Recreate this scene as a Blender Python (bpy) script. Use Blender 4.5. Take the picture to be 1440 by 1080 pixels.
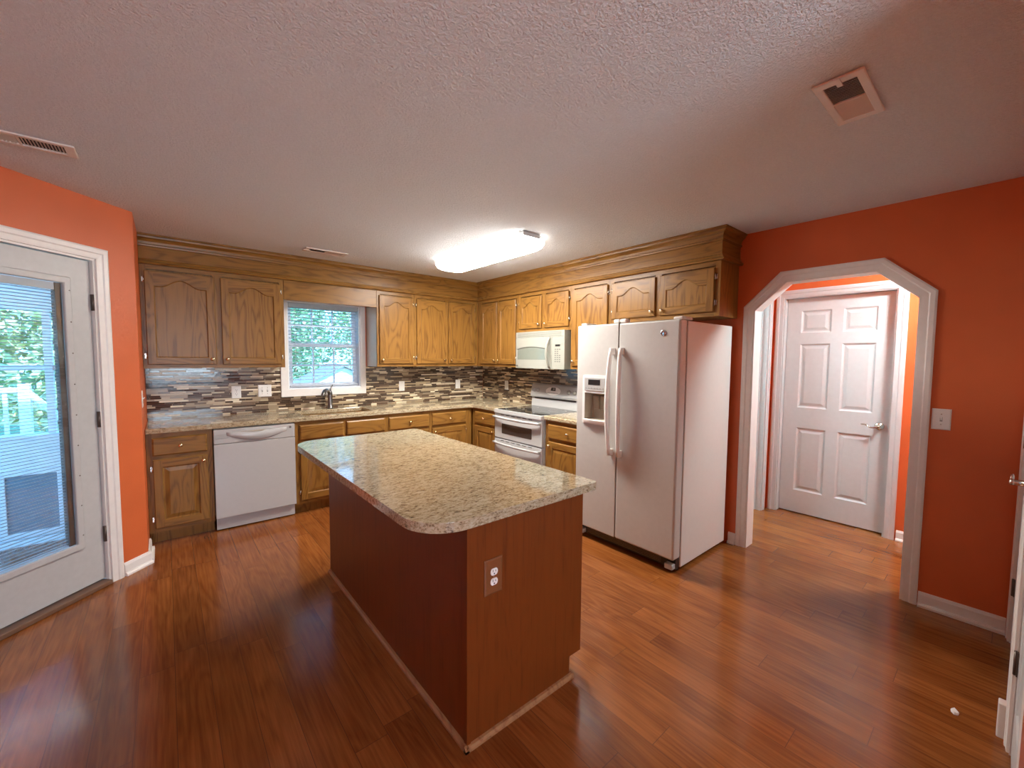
import bpy, bmesh, math, random
from mathutils import Vector, Matrix
from mathutils.geometry import tessellate_polygon

for o in list(bpy.data.objects):
    bpy.data.objects.remove(o, do_unlink=True)
S = bpy.context.scene
COL = S.collection
PI = math.pi
rnd = random.Random(7)

# ------------------------------------------------------------------ camera
cam_d = bpy.data.cameras.new('camera')
cam_d.sensor_fit = 'HORIZONTAL'
cam_d.sensor_width = 36.0
cam_d.lens = 583.312 / 1440 * 36.0
cam_d.clip_start = 0.01
cam = bpy.data.objects.new('camera', cam_d)
COL.objects.link(cam)
_r = Vector((0.76770821, -0.64075309, 0.00771824))
_u = Vector((0.03386153, 0.05259265, 0.99804179))
_f = Vector((0.63990429, 0.76594353, -0.06207269))
cam.matrix_world = Matrix(((_r.x, _u.x, -_f.x, -3.46177), (_r.y, _u.y, -_f.y, -4.78884),
                           (_r.z, _u.z, -_f.z, 1.475755), (0, 0, 0, 1)))
S.camera = cam

# ------------------------------------------------------------------ exposure, sky, sun
S.view_settings.view_transform = 'Standard'
S.view_settings.look = 'None'
S.view_settings.exposure = 0.66
S.view_settings.gamma = 1.0
S.view_settings.use_curve_mapping = False
S.cycles.use_denoising = True
S.cycles.max_bounces = 10
S.cycles.diffuse_bounces = 6
S.cycles.glossy_bounces = 4
S.cycles.transparent_max_bounces = 16
S.cycles.sample_clamp_indirect = 6.0
S.cycles.caustics_reflective = False
S.cycles.caustics_refractive = False

FIXTURE_POWER = 60.0
SKY_POWER = 4.4
SUN_POWER = 6.0

world = bpy.data.worlds.new('sky')
S.world = world
world.use_nodes = True
wn = world.node_tree
wn.nodes.clear()
w_out = wn.nodes.new('ShaderNodeOutputWorld')
w_bg = wn.nodes.new('ShaderNodeBackground')
w_tc = wn.nodes.new('ShaderNodeTexCoord')
w_sx = wn.nodes.new('ShaderNodeSeparateXYZ')
w_cr = wn.nodes.new('ShaderNodeValToRGB')
w_cr.color_ramp.elements[0].position = 0.0
w_cr.color_ramp.elements[0].color = (0.26, 0.66, 1.0, 1)
w_cr.color_ramp.elements[1].position = 0.6
w_cr.color_ramp.elements[1].color = (0.10, 0.44, 1.0, 1)
wn.links.new(w_tc.outputs['Generated'], w_sx.inputs[0])
wn.links.new(w_sx.outputs['Z'], w_cr.inputs[0])
wn.links.new(w_cr.outputs[0], w_bg.inputs['Color'])
wn.links.new(w_bg.outputs[0], w_out.inputs[0])
w_bg.inputs['Strength'].default_value = SKY_POWER

sun_d = bpy.data.lights.new('sun', 'SUN')
sun_d.energy = SUN_POWER
sun_d.angle = math.radians(2)
sun_d.color = (1.0, 0.95, 0.85)
sun = bpy.data.objects.new('sun', sun_d)
COL.objects.link(sun)
sun.location = (2, -6, 12)
sun.rotation_euler = Vector((-0.35, 0.8, -0.9)).to_track_quat('-Z', 'Y').to_euler()


def area(name, loc, size, direction, power, color):
    d = bpy.data.lights.new(name, 'AREA')
    d.shape = 'RECTANGLE'
    d.size, d.size_y = size
    d.energy = power
    d.color = color
    o = bpy.data.objects.new(name, d)
    COL.objects.link(o)
    o.location = loc
    o.rotation_euler = Vector(direction).to_track_quat('-Z', 'Y').to_euler()
    return o


# added fill lamp behind the camera, tilted up to brighten the ceiling
area('dining_fill', (-3.4, -7.85, 1.5), (1.8, 1.3), (0, 1, 0.75), 74, (0.92, 0.97, 1.0))


# ------------------------------------------------------------------ materials
class NT:
    def __init__(s, name):
        s.m = bpy.data.materials.new(name)
        s.m.use_nodes = True
        s.t = s.m.node_tree
        s.t.nodes.clear()
        s.out = s.t.nodes.new('ShaderNodeOutputMaterial')

    def put(s, sock, v):
        if hasattr(v, 'is_output'):
            s.t.links.new(v, sock)
        elif v is not None:
            if isinstance(v, (tuple, list)) and len(v) == 3 and sock.type == 'RGBA':
                v = (*v, 1)
            sock.default_value = v

    def n(s, typ, ins=None, **attrs):
        nd = s.t.nodes.new('ShaderNode' + typ)
        for k, v in attrs.items():
            setattr(nd, k, v)
        for k, v in (ins or {}).items():
            s.put(nd.inputs[k], v)
        return nd

    def math(s, op, a, b=None, c=None):
        nd = s.n('Math', operation=op)
        s.put(nd.inputs[0], a)
        if b is not None:
            s.put(nd.inputs[1], b)
        if c is not None:
            s.put(nd.inputs[2], c)
        return nd.outputs[0]

    def mix(s, f, a, b, blend='MIX'):
        nd = s.n('Mix', data_type='RGBA', blend_type=blend)
        s.put(nd.inputs[0], f)
        s.put(nd.inputs[6], a)
        s.put(nd.inputs[7], b)
        return nd.outputs[2]

    def ramp(s, f, stops, interp='LINEAR'):
        nd = s.n('ValToRGB')
        cr = nd.color_ramp
        cr.interpolation = interp
        while len(cr.elements) < len(stops):
            cr.elements.new(0.5)
        for e, (p, c) in zip(cr.elements, stops):
            e.position = p
            e.color = (*c, 1) if len(c) == 3 else c
        s.put(nd.inputs[0], f)
        return nd.outputs[0]

    def coords(s):
        return s.n('TexCoord').outputs['Object']

    def scaled(s, v, sc, loc=None):
        nd = s.n('Mapping')
        s.put(nd.inputs[0], v)
        nd.inputs['Scale'].default_value = sc
        if loc is not None:
            s.put(nd.inputs['Location'], loc)
        return nd.outputs[0]

    def noise(s, v, scale, detail=3, rough=0.5, dist=0.0):
        nd = s.n('TexNoise', {'Scale': scale, 'Detail': detail, 'Roughness': rough, 'Distortion': dist})
        s.put(nd.inputs['Vector'], v)
        return nd.outputs[0]

    def bump(s, h, strength=0.3, dist=0.01):
        return s.n('Bump', {'Strength': strength, 'Distance': dist, 'Height': h}).outputs[0]

    def bsdf(s, color, rough=0.5, metal=0.0, normal=None, coat=0.0, spec=0.5, emis=None, estr=0.0, trans=0.0):
        b = s.n('BsdfPrincipled', {'Base Color': color, 'Roughness': rough, 'Metallic': metal,
                                   'Coat Weight': coat, 'Specular IOR Level': spec, 'Transmission Weight': trans})
        b.inputs['Coat Roughness'].default_value = 0.12
        if normal is not None:
            s.put(b.inputs['Normal'], normal)
        if emis is not None:
            s.put(b.inputs['Emission Color'], emis)
            b.inputs['Emission Strength'].default_value = estr
        s.t.links.new(b.outputs[0], s.out.inputs[0])
        return s.m


def plain(name, color, rough=0.5, metal=0.0, noise_amt=0.04, scale=30, coat=0.0, spec=0.5, bump=0.0, bscale=200):
    t = NT(name)
    v = t.coords()
    n = t.noise(v, scale, 2)
    dark = tuple(c * (1 - noise_amt) for c in color)
    lite = tuple(min(1, c * (1 + noise_amt)) for c in color)
    c = t.ramp(n, [(0.3, dark), (0.7, lite)])
    nm = None
    if bump:
        nm = t.bump(t.noise(v, bscale, 2), bump, 0.002)
    return t.bsdf(c, rough, metal, nm, coat, spec)


def oak(name, axis, light=(0.250, 0.120, 0.026), dark=(0.155, 0.068, 0.014), rough=0.33, contrast=1.0):
    """oak with grain along the local axis 'x', 'y' or 'z'"""
    t = NT(name)
    v = t.coords()
    rn = t.n('ObjectInfo').outputs['Random']
    off = t.n('CombineXYZ')
    for i in range(3):
        t.put(off.inputs[i], t.math('MULTIPLY', rn, (17.3, 23.1, 9.7)[i]))
    lo = [1.0, 1.0, 1.0]
    lo['xyz'.index(axis)] = 0.17
    s1 = t.scaled(v, lo, off.outputs[0])
    big = t.noise(s1, 5.0, 2, 0.5, 0.4)
    rings = t.math('FRACT', t.math('MULTIPLY', big, 13.0))
    rings = t.math('ABSOLUTE', t.math('SUBTRACT', rings, 0.5))
    hi = [1.0, 1.0, 1.0]
    hi['xyz'.index(axis)] = 0.03
    s2 = t.scaled(v, hi, off.outputs[0])
    pores = t.noise(s2, 230.0, 2, 0.6)
    fibre = t.noise(s2, 45.0, 3, 0.6)
    g = t.math('ADD', t.math('MULTIPLY_ADD', rings, contrast, (1 - contrast) * 0.25), t.math('MULTIPLY', t.math('SUBTRACT', fibre, 0.5), 0.9))
    g = t.math('ADD', g, t.math('MULTIPLY', t.math('SUBTRACT', pores, 0.5), 0.7))
    mid = tuple((a * 0.72 + b * 0.28) for a, b in zip(light, dark))
    c = t.ramp(g, [(-0.0, dark), (0.16, mid), (0.42, light)])
    return t.bsdf(c, rough, 0, t.bump(pores, 0.06, 0.002), coat=0.0, spec=0.25)


def floor_mat():
    t = NT('hickory_floor')
    v = t.coords()
    sx = t.n('SeparateXYZ')
    t.put(sx.inputs[0], v)
    x, y = t.math('ADD', sx.outputs[0], 0.046), sx.outputs[1]
    W, L = 0.127, 1.05
    row = t.math('FLOOR', t.math('DIVIDE', x, W))
    wn_ = t.n('TexWhiteNoise', noise_dimensions='1D')
    t.put(wn_.inputs['W'], row)
    yo = t.math('ADD', y, t.math('MULTIPLY', wn_.outputs[0], 3.7))
    colf = t.math('DIVIDE', yo, L)
    col = t.math('FLOOR', colf)
    cv = t.n('CombineXYZ', {0: row, 1: col})
    w2 = t.n('TexWhiteNoise', noise_dimensions='2D')
    t.put(w2.inputs['Vector'], cv.outputs[0])
    rv = w2.outputs[0]
    # seams
    fx = t.math('FRACT', t.math('DIVIDE', x, W))
    ex = t.math('MINIMUM', fx, t.math('SUBTRACT', 1.0, fx))
    fy = t.math('FRACT', colf)
    ey = t.math('MINIMUM', fy, t.math('SUBTRACT', 1.0, fy))
    sm = t.math('MINIMUM', t.math('MULTIPLY', ex, W), t.math('MULTIPLY', ey, L))
    seam = t.math('LESS_THAN', sm, 0.0011)
    off = t.n('CombineXYZ', {0: t.math('MULTIPLY', rv, 31.0), 1: t.math('MULTIPLY', rv, 57.0), 2: 0.0})
    vo = t.n('VectorMath', operation='ADD')
    t.put(vo.inputs[0], v)
    t.put(vo.inputs[1], off.outputs[0])
    s1 = t.scaled(vo.outputs[0], (1, 0.14, 1))
    big = t.noise(s1, 6.0, 2, 0.5, 0.6)
    rings = t.math('ABSOLUTE', t.math('SUBTRACT', t.math('FRACT', t.math('MULTIPLY', big, 9.0)), 0.5))
    s2 = t.scaled(vo.outputs[0], (1, 0.035, 1))
    fib = t.noise(s2, 90.0, 3, 0.6)
    blot = t.noise(vo.outputs[0], 2.2, 2, 0.5)
    g = t.math('ADD', t.math('MULTIPLY_ADD', rings, 0.30, 0.15), t.math('MULTIPLY', t.math('SUBTRACT', fib, 0.5), 0.75))
    g = t.math('ADD', g, t.math('MULTIPLY', t.math('SUBTRACT', blot, 0.5), 0.6))
    base = t.ramp(g, [(0.0, (0.165, 0.046, 0.010)), (0.22, (0.235, 0.074, 0.017)), (0.45, (0.30, 0.103, 0.025))])
    vr = t.ramp(rv, [(0.0, (0.84, 0.80, 0.78)), (0.35, (0.95, 0.94, 0.92)), (1.0, (1.08, 1.07, 1.05))])
    c = t.mix(1.0, base, vr, 'MULTIPLY')
    c = t.mix(seam, c, (0.11, 0.040, 0.014))
    h = t.math('SUBTRACT', t.math('MULTIPLY', fib, 0.25), t.math('MULTIPLY', seam, 1.0))
    wav = t.noise(v, 9.0, 2)
    h = t.math('ADD', h, t.math('MULTIPLY', wav, 0.5))
    rg = t.math('ADD', 0.13, t.math('MULTIPLY', blot, 0.08))
    return t.bsdf(c, rg, 0, t.bump(h, 0.10, 0.002), coat=0.0, spec=0.50)


def ceiling_mat():
    t = NT('knockdown_ceiling')
    v = t.coords()
    n1 = t.noise(v, 95.0, 3, 0.65)
    n2 = t.noise(v, 230.0, 2, 0.5)
    h = t.math('ADD', t.ramp(n1, [(0.42, (0, 0, 0)), (0.62, (1, 1, 1))]), t.math('MULTIPLY', n2, 0.35))
    c = t.ramp(n1, [(0.35, (0.81, 0.835, 0.86)), (0.65, (0.86, 0.885, 0.91))])
    return t.bsdf(c, 0.9, 0, t.bump(h, 0.7, 0.012), spec=0.2)


def paint_mat(name, color):
    t = NT(name)
    v = t.coords()
    n = t.noise(v, 240.0, 2, 0.6)
    b = t.noise(v, 3.0, 2)
    c = t.ramp(b, [(0.3, tuple(k * 0.95 for k in color)), (0.7, tuple(min(1, k * 1.05) for k in color))])
    return t.bsdf(c, 0.42, 0, t.bump(n, 0.25, 0.003), spec=0.4)


def mosaic_mat():
    """strip glass mosaic: local x along the wall, z up"""
    t = NT('strip_mosaic_tile')
    v = t.coords()
    sx = t.n('SeparateXYZ')
    t.put(sx.inputs[0], v)
    x, z = sx.outputs[0], sx.outputs[2]
    H = 0.0158
    zr = t.math('DIVIDE', z, H)
    row = t.math('FLOOR', zr)
    w1 = t.n('TexWhiteNoise', noise_dimensions='1D')
    t.put(w1.inputs['W'], row)
    w1b = t.n('TexWhiteNoise', noise_dimensions='1D')
    t.put(w1b.inputs['W'], t.math('ADD', row, 71.5))
    ln = t.math('ADD', 0.075, t.math('MULTIPLY', w1b.outputs[0], 0.085))
    u = t.math('DIVIDE', t.math('ADD', x, t.math('MULTIPLY', w1.outputs[0], 5.3)), ln)
    # uneven strip lengths inside one row
    u = t.math('ADD', u, t.math('MULTIPLY', t.math('SINE', t.math('MULTIPLY', u, 1.9)), 0.33))
    col = t.math('FLOOR', u)
    cv = t.n('CombineXYZ', {0: row, 1: col})
    w2 = t.n('TexWhiteNoise', noise_dimensions='2D')
    t.put(w2.inputs['Vector'], cv.outputs[0])
    rv = w2.outputs[0]
    c = t.ramp(rv, [(0.0, (0.035, 0.018, 0.010)), (0.24, (0.070, 0.038, 0.021)), (0.40, (0.15, 0.098, 0.060)),
                    (0.52, (0.33, 0.245, 0.15)), (0.64, (0.47, 0.37, 0.235)), (0.82, (0.25, 0.195, 0.13)),
                    (0.91, (0.74, 0.64, 0.46))], 'CONSTANT')
    fu = t.math('FRACT', u)
    eu = t.math('MULTIPLY', t.math('MINIMUM', fu, t.math('SUBTRACT', 1.0, fu)), ln)
    fz = t.math('FRACT', zr)
    ez = t.math('MULTIPLY', t.math('MINIMUM', fz, t.math('SUBTRACT', 1.0, fz)), H)
    e = t.math('MINIMUM', eu, ez)
    grout = t.math('LESS_THAN', e, 0.0009)
    c = t.mix(grout, c, (0.30, 0.23, 0.16))
    w3 = t.n('TexWhiteNoise', noise_dimensions='2D')
    t.put(w3.inputs['Vector'], cv.outputs[0])
    rough = t.math('ADD', t.math('MULTIPLY', grout, 0.6), t.math('MULTIPLY_ADD', rv, 0.22, 0.08))
    hh = t.math('ADD', t.math('MULTIPLY', grout, -1.0), t.math('MULTIPLY', t.noise(v, 40, 1), 0.35))
    return t.bsdf(c, rough, 0, t.bump(hh, 0.3, 0.002), spec=0.6)


def granite_mat():
    t = NT('speckled_granite')
    v = t.coords()
    st = t.scaled(v, (0.5, 1.0, 1.0))
    a = t.noise(st, 62.0, 4, 0.62, 0.4)
    b = t.noise(st, 170.0, 3, 0.65, 0.3)
    d = t.noise(v, 7.0, 3, 0.6, 0.8)
    g = t.math('ADD', t.math('MULTIPLY', a, 0.60), t.math('MULTIPLY', b, 0.62))
    g = t.math('ADD', g, t.math('MULTIPLY', d, 0.12))
    c = t.ramp(g, [(0.47, (0.045, 0.030, 0.021)), (0.55, (0.155, 0.108, 0.065)), (0.61, (0.30, 0.230, 0.135)),
                   (0.69, (0.405, 0.332, 0.212)), (0.80, (0.47, 0.41, 0.30))])
    return t.bsdf(c, 0.07, 0, None, coat=0.0, spec=0.55)


def glass_mat(name, tint=(0.96, 0.98, 1.0), refl=0.10):
    t = NT(name)
    tr = t.n('BsdfTransparent', {'Color': tint})
    gl = t.n('BsdfGlossy', {'Roughness': 0.02, 'Color': (1, 1, 1)})
    lw = t.n('LayerWeight', {'Blend': 0.2})
    f = t.math('MULTIPLY_ADD', lw.outputs['Fresnel'], 0.6, refl * 0.3)
    mx = t.n('MixShader')
    t.put(mx.inputs[0], f)
    t.t.links.new(tr.outputs[0], mx.inputs[1])
    t.t.links.new(gl.outputs[0], mx.inputs[2])
    t.t.links.new(mx.outputs[0], t.out.inputs[0])
    return t.m


def emit_mat(name, color, strength):
    t = NT(name)
    return t.bsdf((0.9, 0.9, 0.9), 0.4, emis=color, estr=strength)


def leaf_mat(name, a, b):
    t = NT(name)
    n = t.noise(t.coords(), 9.0, 3, 0.6)
    c = t.ramp(n, [(0.35, a), (0.65, b)])
    return t.bsdf(c, 0.35, spec=0.7)


def slat_mat():
    t = NT('translucent_blind_slat')
    n = t.noise(t.coords(), 20, 1)
    c = t.ramp(n, [(0.3, (0.70, 0.72, 0.74)), (0.7, (0.76, 0.78, 0.80))])
    d = t.n('BsdfDiffuse', {'Color': c})
    tl = t.n('BsdfTranslucent', {'Color': c})
    mx = t.n('MixShader', {0: 0.5})
    t.t.links.new(d.outputs[0], mx.inputs[1])
    t.t.links.new(tl.outputs[0], mx.inputs[2])
    t.t.links.new(mx.outputs[0], t.out.inputs[0])
    return t.m


M = dict(
    oak_v=oak('oak_upright_grain', 'z'), oak_h=oak('oak_level_grain', 'x'), oak_y=oak('oak_depth_grain', 'y'),
    veneer=oak('oak_veneer_panel', 'z', (0.165, 0.040, 0.006), (0.120, 0.027, 0.004), 0.40, 0.35),
    shoe=oak('oak_shoe_strip', 'y', (0.34, 0.17, 0.07), (0.25, 0.11, 0.045), 0.5),
    floor=floor_mat(), ceiling=ceiling_mat(),
    orange=paint_mat('orange_wall_paint', (0.62, 0.135, 0.040)),
    plaster=paint_mat('white_wall_paint', (0.78, 0.78, 0.76)),
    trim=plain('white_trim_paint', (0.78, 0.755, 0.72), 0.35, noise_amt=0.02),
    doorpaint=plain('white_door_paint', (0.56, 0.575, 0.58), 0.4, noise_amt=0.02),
    patio=plain('painted_steel_door', (0.48, 0.485, 0.48), 0.38, noise_amt=0.03),
    mosaic=mosaic_mat(), granite=granite_mat(),
    glass=glass_mat('window_glass'),
    white=plain('white_enamel', (0.44, 0.437, 0.425), 0.22, noise_amt=0.01),
    cream=plain('cream_appliance_enamel', (0.285, 0.285, 0.245), 0.28, noise_amt=0.01),
    fridge=plain('textured_fridge_enamel', (0.52, 0.505, 0.475), 0.34, noise_amt=0.02, bump=0.35, bscale=420),
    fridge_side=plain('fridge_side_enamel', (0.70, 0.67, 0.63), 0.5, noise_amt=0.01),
    plastic=plain('white_plastic', (0.80, 0.79, 0.76), 0.3, noise_amt=0.01),
    grey_plastic=plain('light_grey_plastic', (0.30, 0.295, 0.27), 0.4),
    mw_grey=plain('faint_grey_print', (0.13, 0.13, 0.115), 0.5),
    taupe=plain('taupe_cavity_plastic', (0.40, 0.35, 0.27), 0.4),
    brown_plastic=plain('brown_cover_plate', (0.19, 0.066, 0.022), 0.35),
    nickel=plain('satin_nickel', (0.62, 0.58, 0.52), 0.22, 1.0, noise_amt=0.03),
    brass=plain('aged_brass_knob', (0.72, 0.55, 0.33), 0.2, 1.0, noise_amt=0.03),
    chrome=plain('chrome', (0.8, 0.8, 0.8), 0.1, 1.0),
    laminate=plain('daylit_laminate', (0.66, 0.62, 0.54), 0.4),  # pale tone includes the window daylight falling on this side
    steel=plain('dark_brushed_steel', (0.20, 0.19, 0.18), 0.28, 0.9),
    sink=plain('sink_steel', (0.34, 0.33, 0.31), 0.35, 0.9),
    threshold=plain('brown_door_sill', (0.16, 0.085, 0.050), 0.5),
    channel=plain('brown_blind_channel', (0.10, 0.065, 0.045), 0.5),
    bronze=plain('dark_hinge_metal', (0.13, 0.10, 0.085), 0.4, 0.7),
    black=plain('black_plastic', (0.015, 0.014, 0.014), 0.3),
    void=plain('duct_shadow_lining', (0.02, 0.018, 0.017), 0.9),
    ovenglass=plain('dark_oven_glass', (0.060, 0.045, 0.040), 0.08, spec=0.6),
    cooktop=plain('black_ceramic_cooktop', (0.02, 0.022, 0.022), 0.06, spec=0.6),
    mwglass=plain('pale_microwave_window', (0.165, 0.185, 0.155), 0.12),
    gap=plain('dark_gap', (0.035, 0.025, 0.02), 0.7),
    slat=slat_mat(),
    vinyl=plain('white_vinyl_sash', (0.72, 0.76, 0.80), 0.4, noise_amt=0.01),
    vent=plain('cream_vent_metal', (0.72, 0.64, 0.58), 0.45, noise_amt=0.02),
    lens=emit_mat('glowing_lamp_diffuser', (1.0, 0.965, 0.90), FIXTURE_POWER),
    lens_side=emit_mat('glowing_lamp_prism_side', (1.0, 0.965, 0.90), FIXTURE_POWER * 0.10),
    hall_lens=emit_mat('glowing_hall_dome', (0.76, 0.96, 1.0), 200.0),
    side_fill=emit_mat('side_room_fill_glow', (0.60, 0.92, 1.0), 150.0),  # added glow that stands in for daylight in the side room
    porch=plain('white_porch_paint', (0.78, 0.80, 0.82), 0.5, noise_amt=0.03),
    deck=plain('painted_deck_board', (0.52, 0.56, 0.62), 0.6, noise_amt=0.08),
    mesh_grey=plain('grey_vent_screen', (0.16, 0.20, 0.24), 0.7),
    bark=plain('tree_bark', (0.12, 0.09, 0.07), 0.9, noise_amt=0.3),
    leaf_a=leaf_mat('green_leaf', (0.16, 0.34, 0.17), (0.42, 0.60, 0.36)),
    leaf_b=leaf_mat('yellow_green_leaf', (0.26, 0.42, 0.16), (0.66, 0.72, 0.48)),
    lawn=plain('lawn', (0.14, 0.22, 0.09), 0.9, noise_amt=0.3, scale=4),
    siding=plain('pale_siding', (0.72, 0.76, 0.80), 0.6, noise_amt=0.04),
    roofing=plain('grey_shingle_roof', (0.22, 0.23, 0.25), 0.8, noise_amt=0.2),
)


# ------------------------------------------------------------------ building helpers
class Fr:
    """a wall's own frame: u to the viewer's right, -y out of the wall, z up"""
    def __init__(s, o, rz):
        s.o, s.rz = Vector(o), rz

    def pt(s, u, y, z):
        c, k = math.cos(s.rz), math.sin(s.rz)
        return (s.o.x + c * u - k * y, s.o.y + k * u + c * y, s.o.z + z)


BACK = Fr((0, 0, 0), 0)
RIGHT = Fr((0, 0, 0), -PI / 2)
BAY = Fr((-3.60, -0.94, 0), PI / 4)
HALL = Fr((1.12, 0, 0), -PI / 2)
WORLD = BACK


class G:
    """collects shapes; build() links them as one mesh object. off is taken away from every vertex"""
    def __init__(s, off=(0, 0, 0)):
        s.bm = bmesh.new()
        s.off = Vector(off)

    def v(s, p):
        return s.bm.verts.new(Vector(p) - s.off)

    def face(s, pts, m=0, smooth=False):
        try:
            f = s.bm.faces.new([p if isinstance(p, bmesh.types.BMVert) else s.v(p) for p in pts])
        except ValueError:
            return None
        f.material_index = m
        f.smooth = smooth
        return f

    def box(s, x0, x1, y0, y1, z0, z1, m=0):
        if x0 > x1: x0, x1 = x1, x0
        if y0 > y1: y0, y1 = y1, y0
        if z0 > z1: z0, z1 = z1, z0
        v = [s.v((x, y, z)) for z in (z0, z1) for y in (y0, y1) for x in (x0, x1)]
        for q in ((0, 2, 3, 1), (4, 5, 7, 6), (0, 1, 5, 4), (2, 6, 7, 3), (0, 4, 6, 2), (1, 3, 7, 5)):
            s.face([v[i] for i in q], m)
        return s

    def plate(s, outer, holes=(), a=0.0, b=0.01, plane='xz', m=0):
        """a flat plate with holes; outline in the plane, from a to b along the third axis"""
        def P(p, t):
            return {'xz': (p[0], t, p[1]), 'xy': (p[0], p[1], t), 'yz': (t, p[0], p[1])}[plane]
        loops = [list(outer)] + [list(h) for h in holes]
        flat = [p for l in loops for p in l]
        tris = tessellate_polygon([[Vector((p[0], p[1], 0)) for p in l] for l in loops])
        va = [s.v(P(p, a)) for p in flat]
        vb = [s.v(P(p, b)) for p in flat]
        for t in tris:
            s.face([va[i] for i in t], m)
            s.face([vb[i] for i in reversed(t)], m)
        k = 0
        for l in loops:
            n = len(l)
            for i in range(n):
                j = (i + 1) % n
                s.face([va[k + i], va[k + j], vb[k + j], vb[k + i]], m)
            k += n
        return s

    def prism(s, prof, x0, x1, axis='x', m=0, smooth=False):
        """a closed profile swept straight along an axis; profile is (y,z) for x, (x,z) for y, (x,y) for z"""
        def P(p, t):
            return {'x': (t, p[0], p[1]), 'y': (p[0], t, p[1]), 'z': (p[0], p[1], t)}[axis]
        a = [s.v(P(p, x0)) for p in prof]
        b = [s.v(P(p, x1)) for p in prof]
        n = len(prof)
        for i in range(n):
            j = (i + 1) % n
            s.face([a[i], a[j], b[j], b[i]], m, smooth)
        s.face(list(reversed(a)), m)
        s.face(b, m)
        return s

    def loft(s, rings, closed=True, caps=True, m=0, smooth=True):
        R = [[s.v(p) for p in r] for r in rings]
        n = len(R[0])
        for a, b in zip(R, R[1:]):
            for i in range(n if closed else n - 1):
                j = (i + 1) % n
                s.face([a[i], a[j], b[j], b[i]], m, smooth)
        if caps:
            s.face(list(reversed(R[0])), m)
            s.face(R[-1], m)
        return s

    def lathe(s, prof, o, axis=(0, 0, 1), n=20, m=0, smooth=True):
        """prof: (radius, height) along axis from o"""
        ax = Vector(axis).normalized()
        t = ax.orthogonal().normalized()
        w = ax.cross(t)
        o = Vector(o)
        rings = [[o + ax * h + (t * math.cos(2 * PI * i / n) + w * math.sin(2 * PI * i / n)) * max(r, 1e-5)
                  for i in range(n)] for r, h in prof]
        return s.loft(rings, True, True, m, smooth)

    def tube(s, path, rad, n=10, m=0, flat=1.0):
        path = [Vector(p) for p in path]
        if not isinstance(rad, (list, tuple)):
            rad = [rad] * len(path)
        rings = []
        up = None
        for i, p in enumerate(path):
            d = (path[min(i + 1, len(path) - 1)] - path[max(i - 1, 0)]).normalized()
            if up is None:
                up = d.orthogonal().normalized()
            up = (up - d * up.dot(d)).normalized()
            w = d.cross(up)
            rings.append([p + (up * math.cos(2 * PI * k / n) + w * math.sin(2 * PI * k / n) * flat) * rad[i] for k in range(n)])
        return s.loft(rings, True, True, m, True)

    def build(s, name, mats, parent=None, frame=None, loc=None, bev=0.0, seg=2, weld=True):
        bm = s.bm
        if weld:
            bmesh.ops.remove_doubles(bm, verts=bm.verts, dist=1e-6)
        bmesh.ops.recalc_face_normals(bm, faces=bm.faces)
        me = bpy.data.meshes.new(name)
        bm.to_mesh(me)
        bm.free()
        for k in (mats if isinstance(mats, (list, tuple)) else [mats]):
            me.materials.append(M[k] if isinstance(k, str) else k)
        o = bpy.data.objects.new(name, me)
        COL.objects.link(o)
        if parent is not None:
            o.parent = parent
        else:
            fr = frame or WORLD
            o.location = loc if loc is not None else fr.pt(*s.off)
            o.rotation_euler = (0, 0, fr.rz)
        if bev:
            b = o.modifiers.new('edge', 'BEVEL')
            b.width = bev
            b.segments = seg
            b.limit_method = 'ANGLE'
            b.angle_limit = math.radians(42)
            b.harden_normals = False
        return o


def tag(o, label=None, cat=None, group=None, kind=None):
    if label: o['label'] = label
    if cat: o['category'] = cat
    if group: o['group'] = group
    if kind: o['kind'] = kind
    return o


def thing(name, label, cat, frame, base, group=None):
    o = bpy.data.objects.new(name, None)
    COL.objects.link(o)
    o.empty_display_size = 0.1
    o.location = frame.pt(*base)
    o.rotation_euler = (0, 0, frame.rz)
    return tag(o, label, cat, group)


def structure(name, frame=WORLD, base=(0, 0, 0)):
    o = bpy.data.objects.new(name, None)
    COL.objects.link(o)
    o.location = frame.pt(*base)
    o.rotation_euler = (0, 0, frame.rz)
    o['kind'] = 'structure'
    return o


def rect(x0, x1, z0, z1):
    return [(x0, z0), (x1, z0), (x1, z1), (x0, z1)]


def rrect(x0, x1, z0, z1, r, n=5):
    out = []
    for cx, cz, a in ((x1 - r, z0 + r, -PI / 2), (x1 - r, z1 - r, 0), (x0 + r, z1 - r, PI / 2), (x0 + r, z0 + r, PI)):
        for i in range(n + 1):
            t = a + PI / 2 * i / n
            out.append((cx + r * math.cos(t), cz + r * math.sin(t)))
    return out


CEIL = 2.44

# ------------------------------------------------------------------ room shell
def shell(name, outer, holes, a, b, plane, mat, frame=WORLD):
    o = G().plate(outer, holes, a, b, plane).build(name, mat, frame=frame)
    o['kind'] = 'structure'
    return o


shell('floor', rect(-4.85, 2.2, -8.0, 0.0), [], -0.06, 0.0, 'xy', 'floor')
shell('ceiling', rect(-5.2, 2.2, -8.0, 0.14), [], CEIL, CEIL + 0.08, 'xy', 'ceiling')
WIN = (-2.487, -1.742, 1.135, 2.045)
shell('wall_back', rect(-3.72, 0.14, 0.0, CEIL), [rect(*WIN)], 0.0, 0.14, 'xz', 'orange')
arch_in = [(-3.523, 0.0), (-3.516, 1.855), (-3.717, 2.05), (-4.233, 2.05), (-4.436, 1.86), (-4.437, 0.0)]
shell('wall_right', [(0.0, 0.0), (0.0, CEIL), (-4.985, CEIL), (-4.985, 0.0)] + list(reversed(arch_in)), [], 0.0, 0.12, 'yz', 'orange')
shell('wall_left', [(-3.60, -0.94), (-3.60, 0.0), (-3.72, 0.0), (-3.72, -1.059)], [], 0.0, CEIL, 'xy', 'orange')
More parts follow.
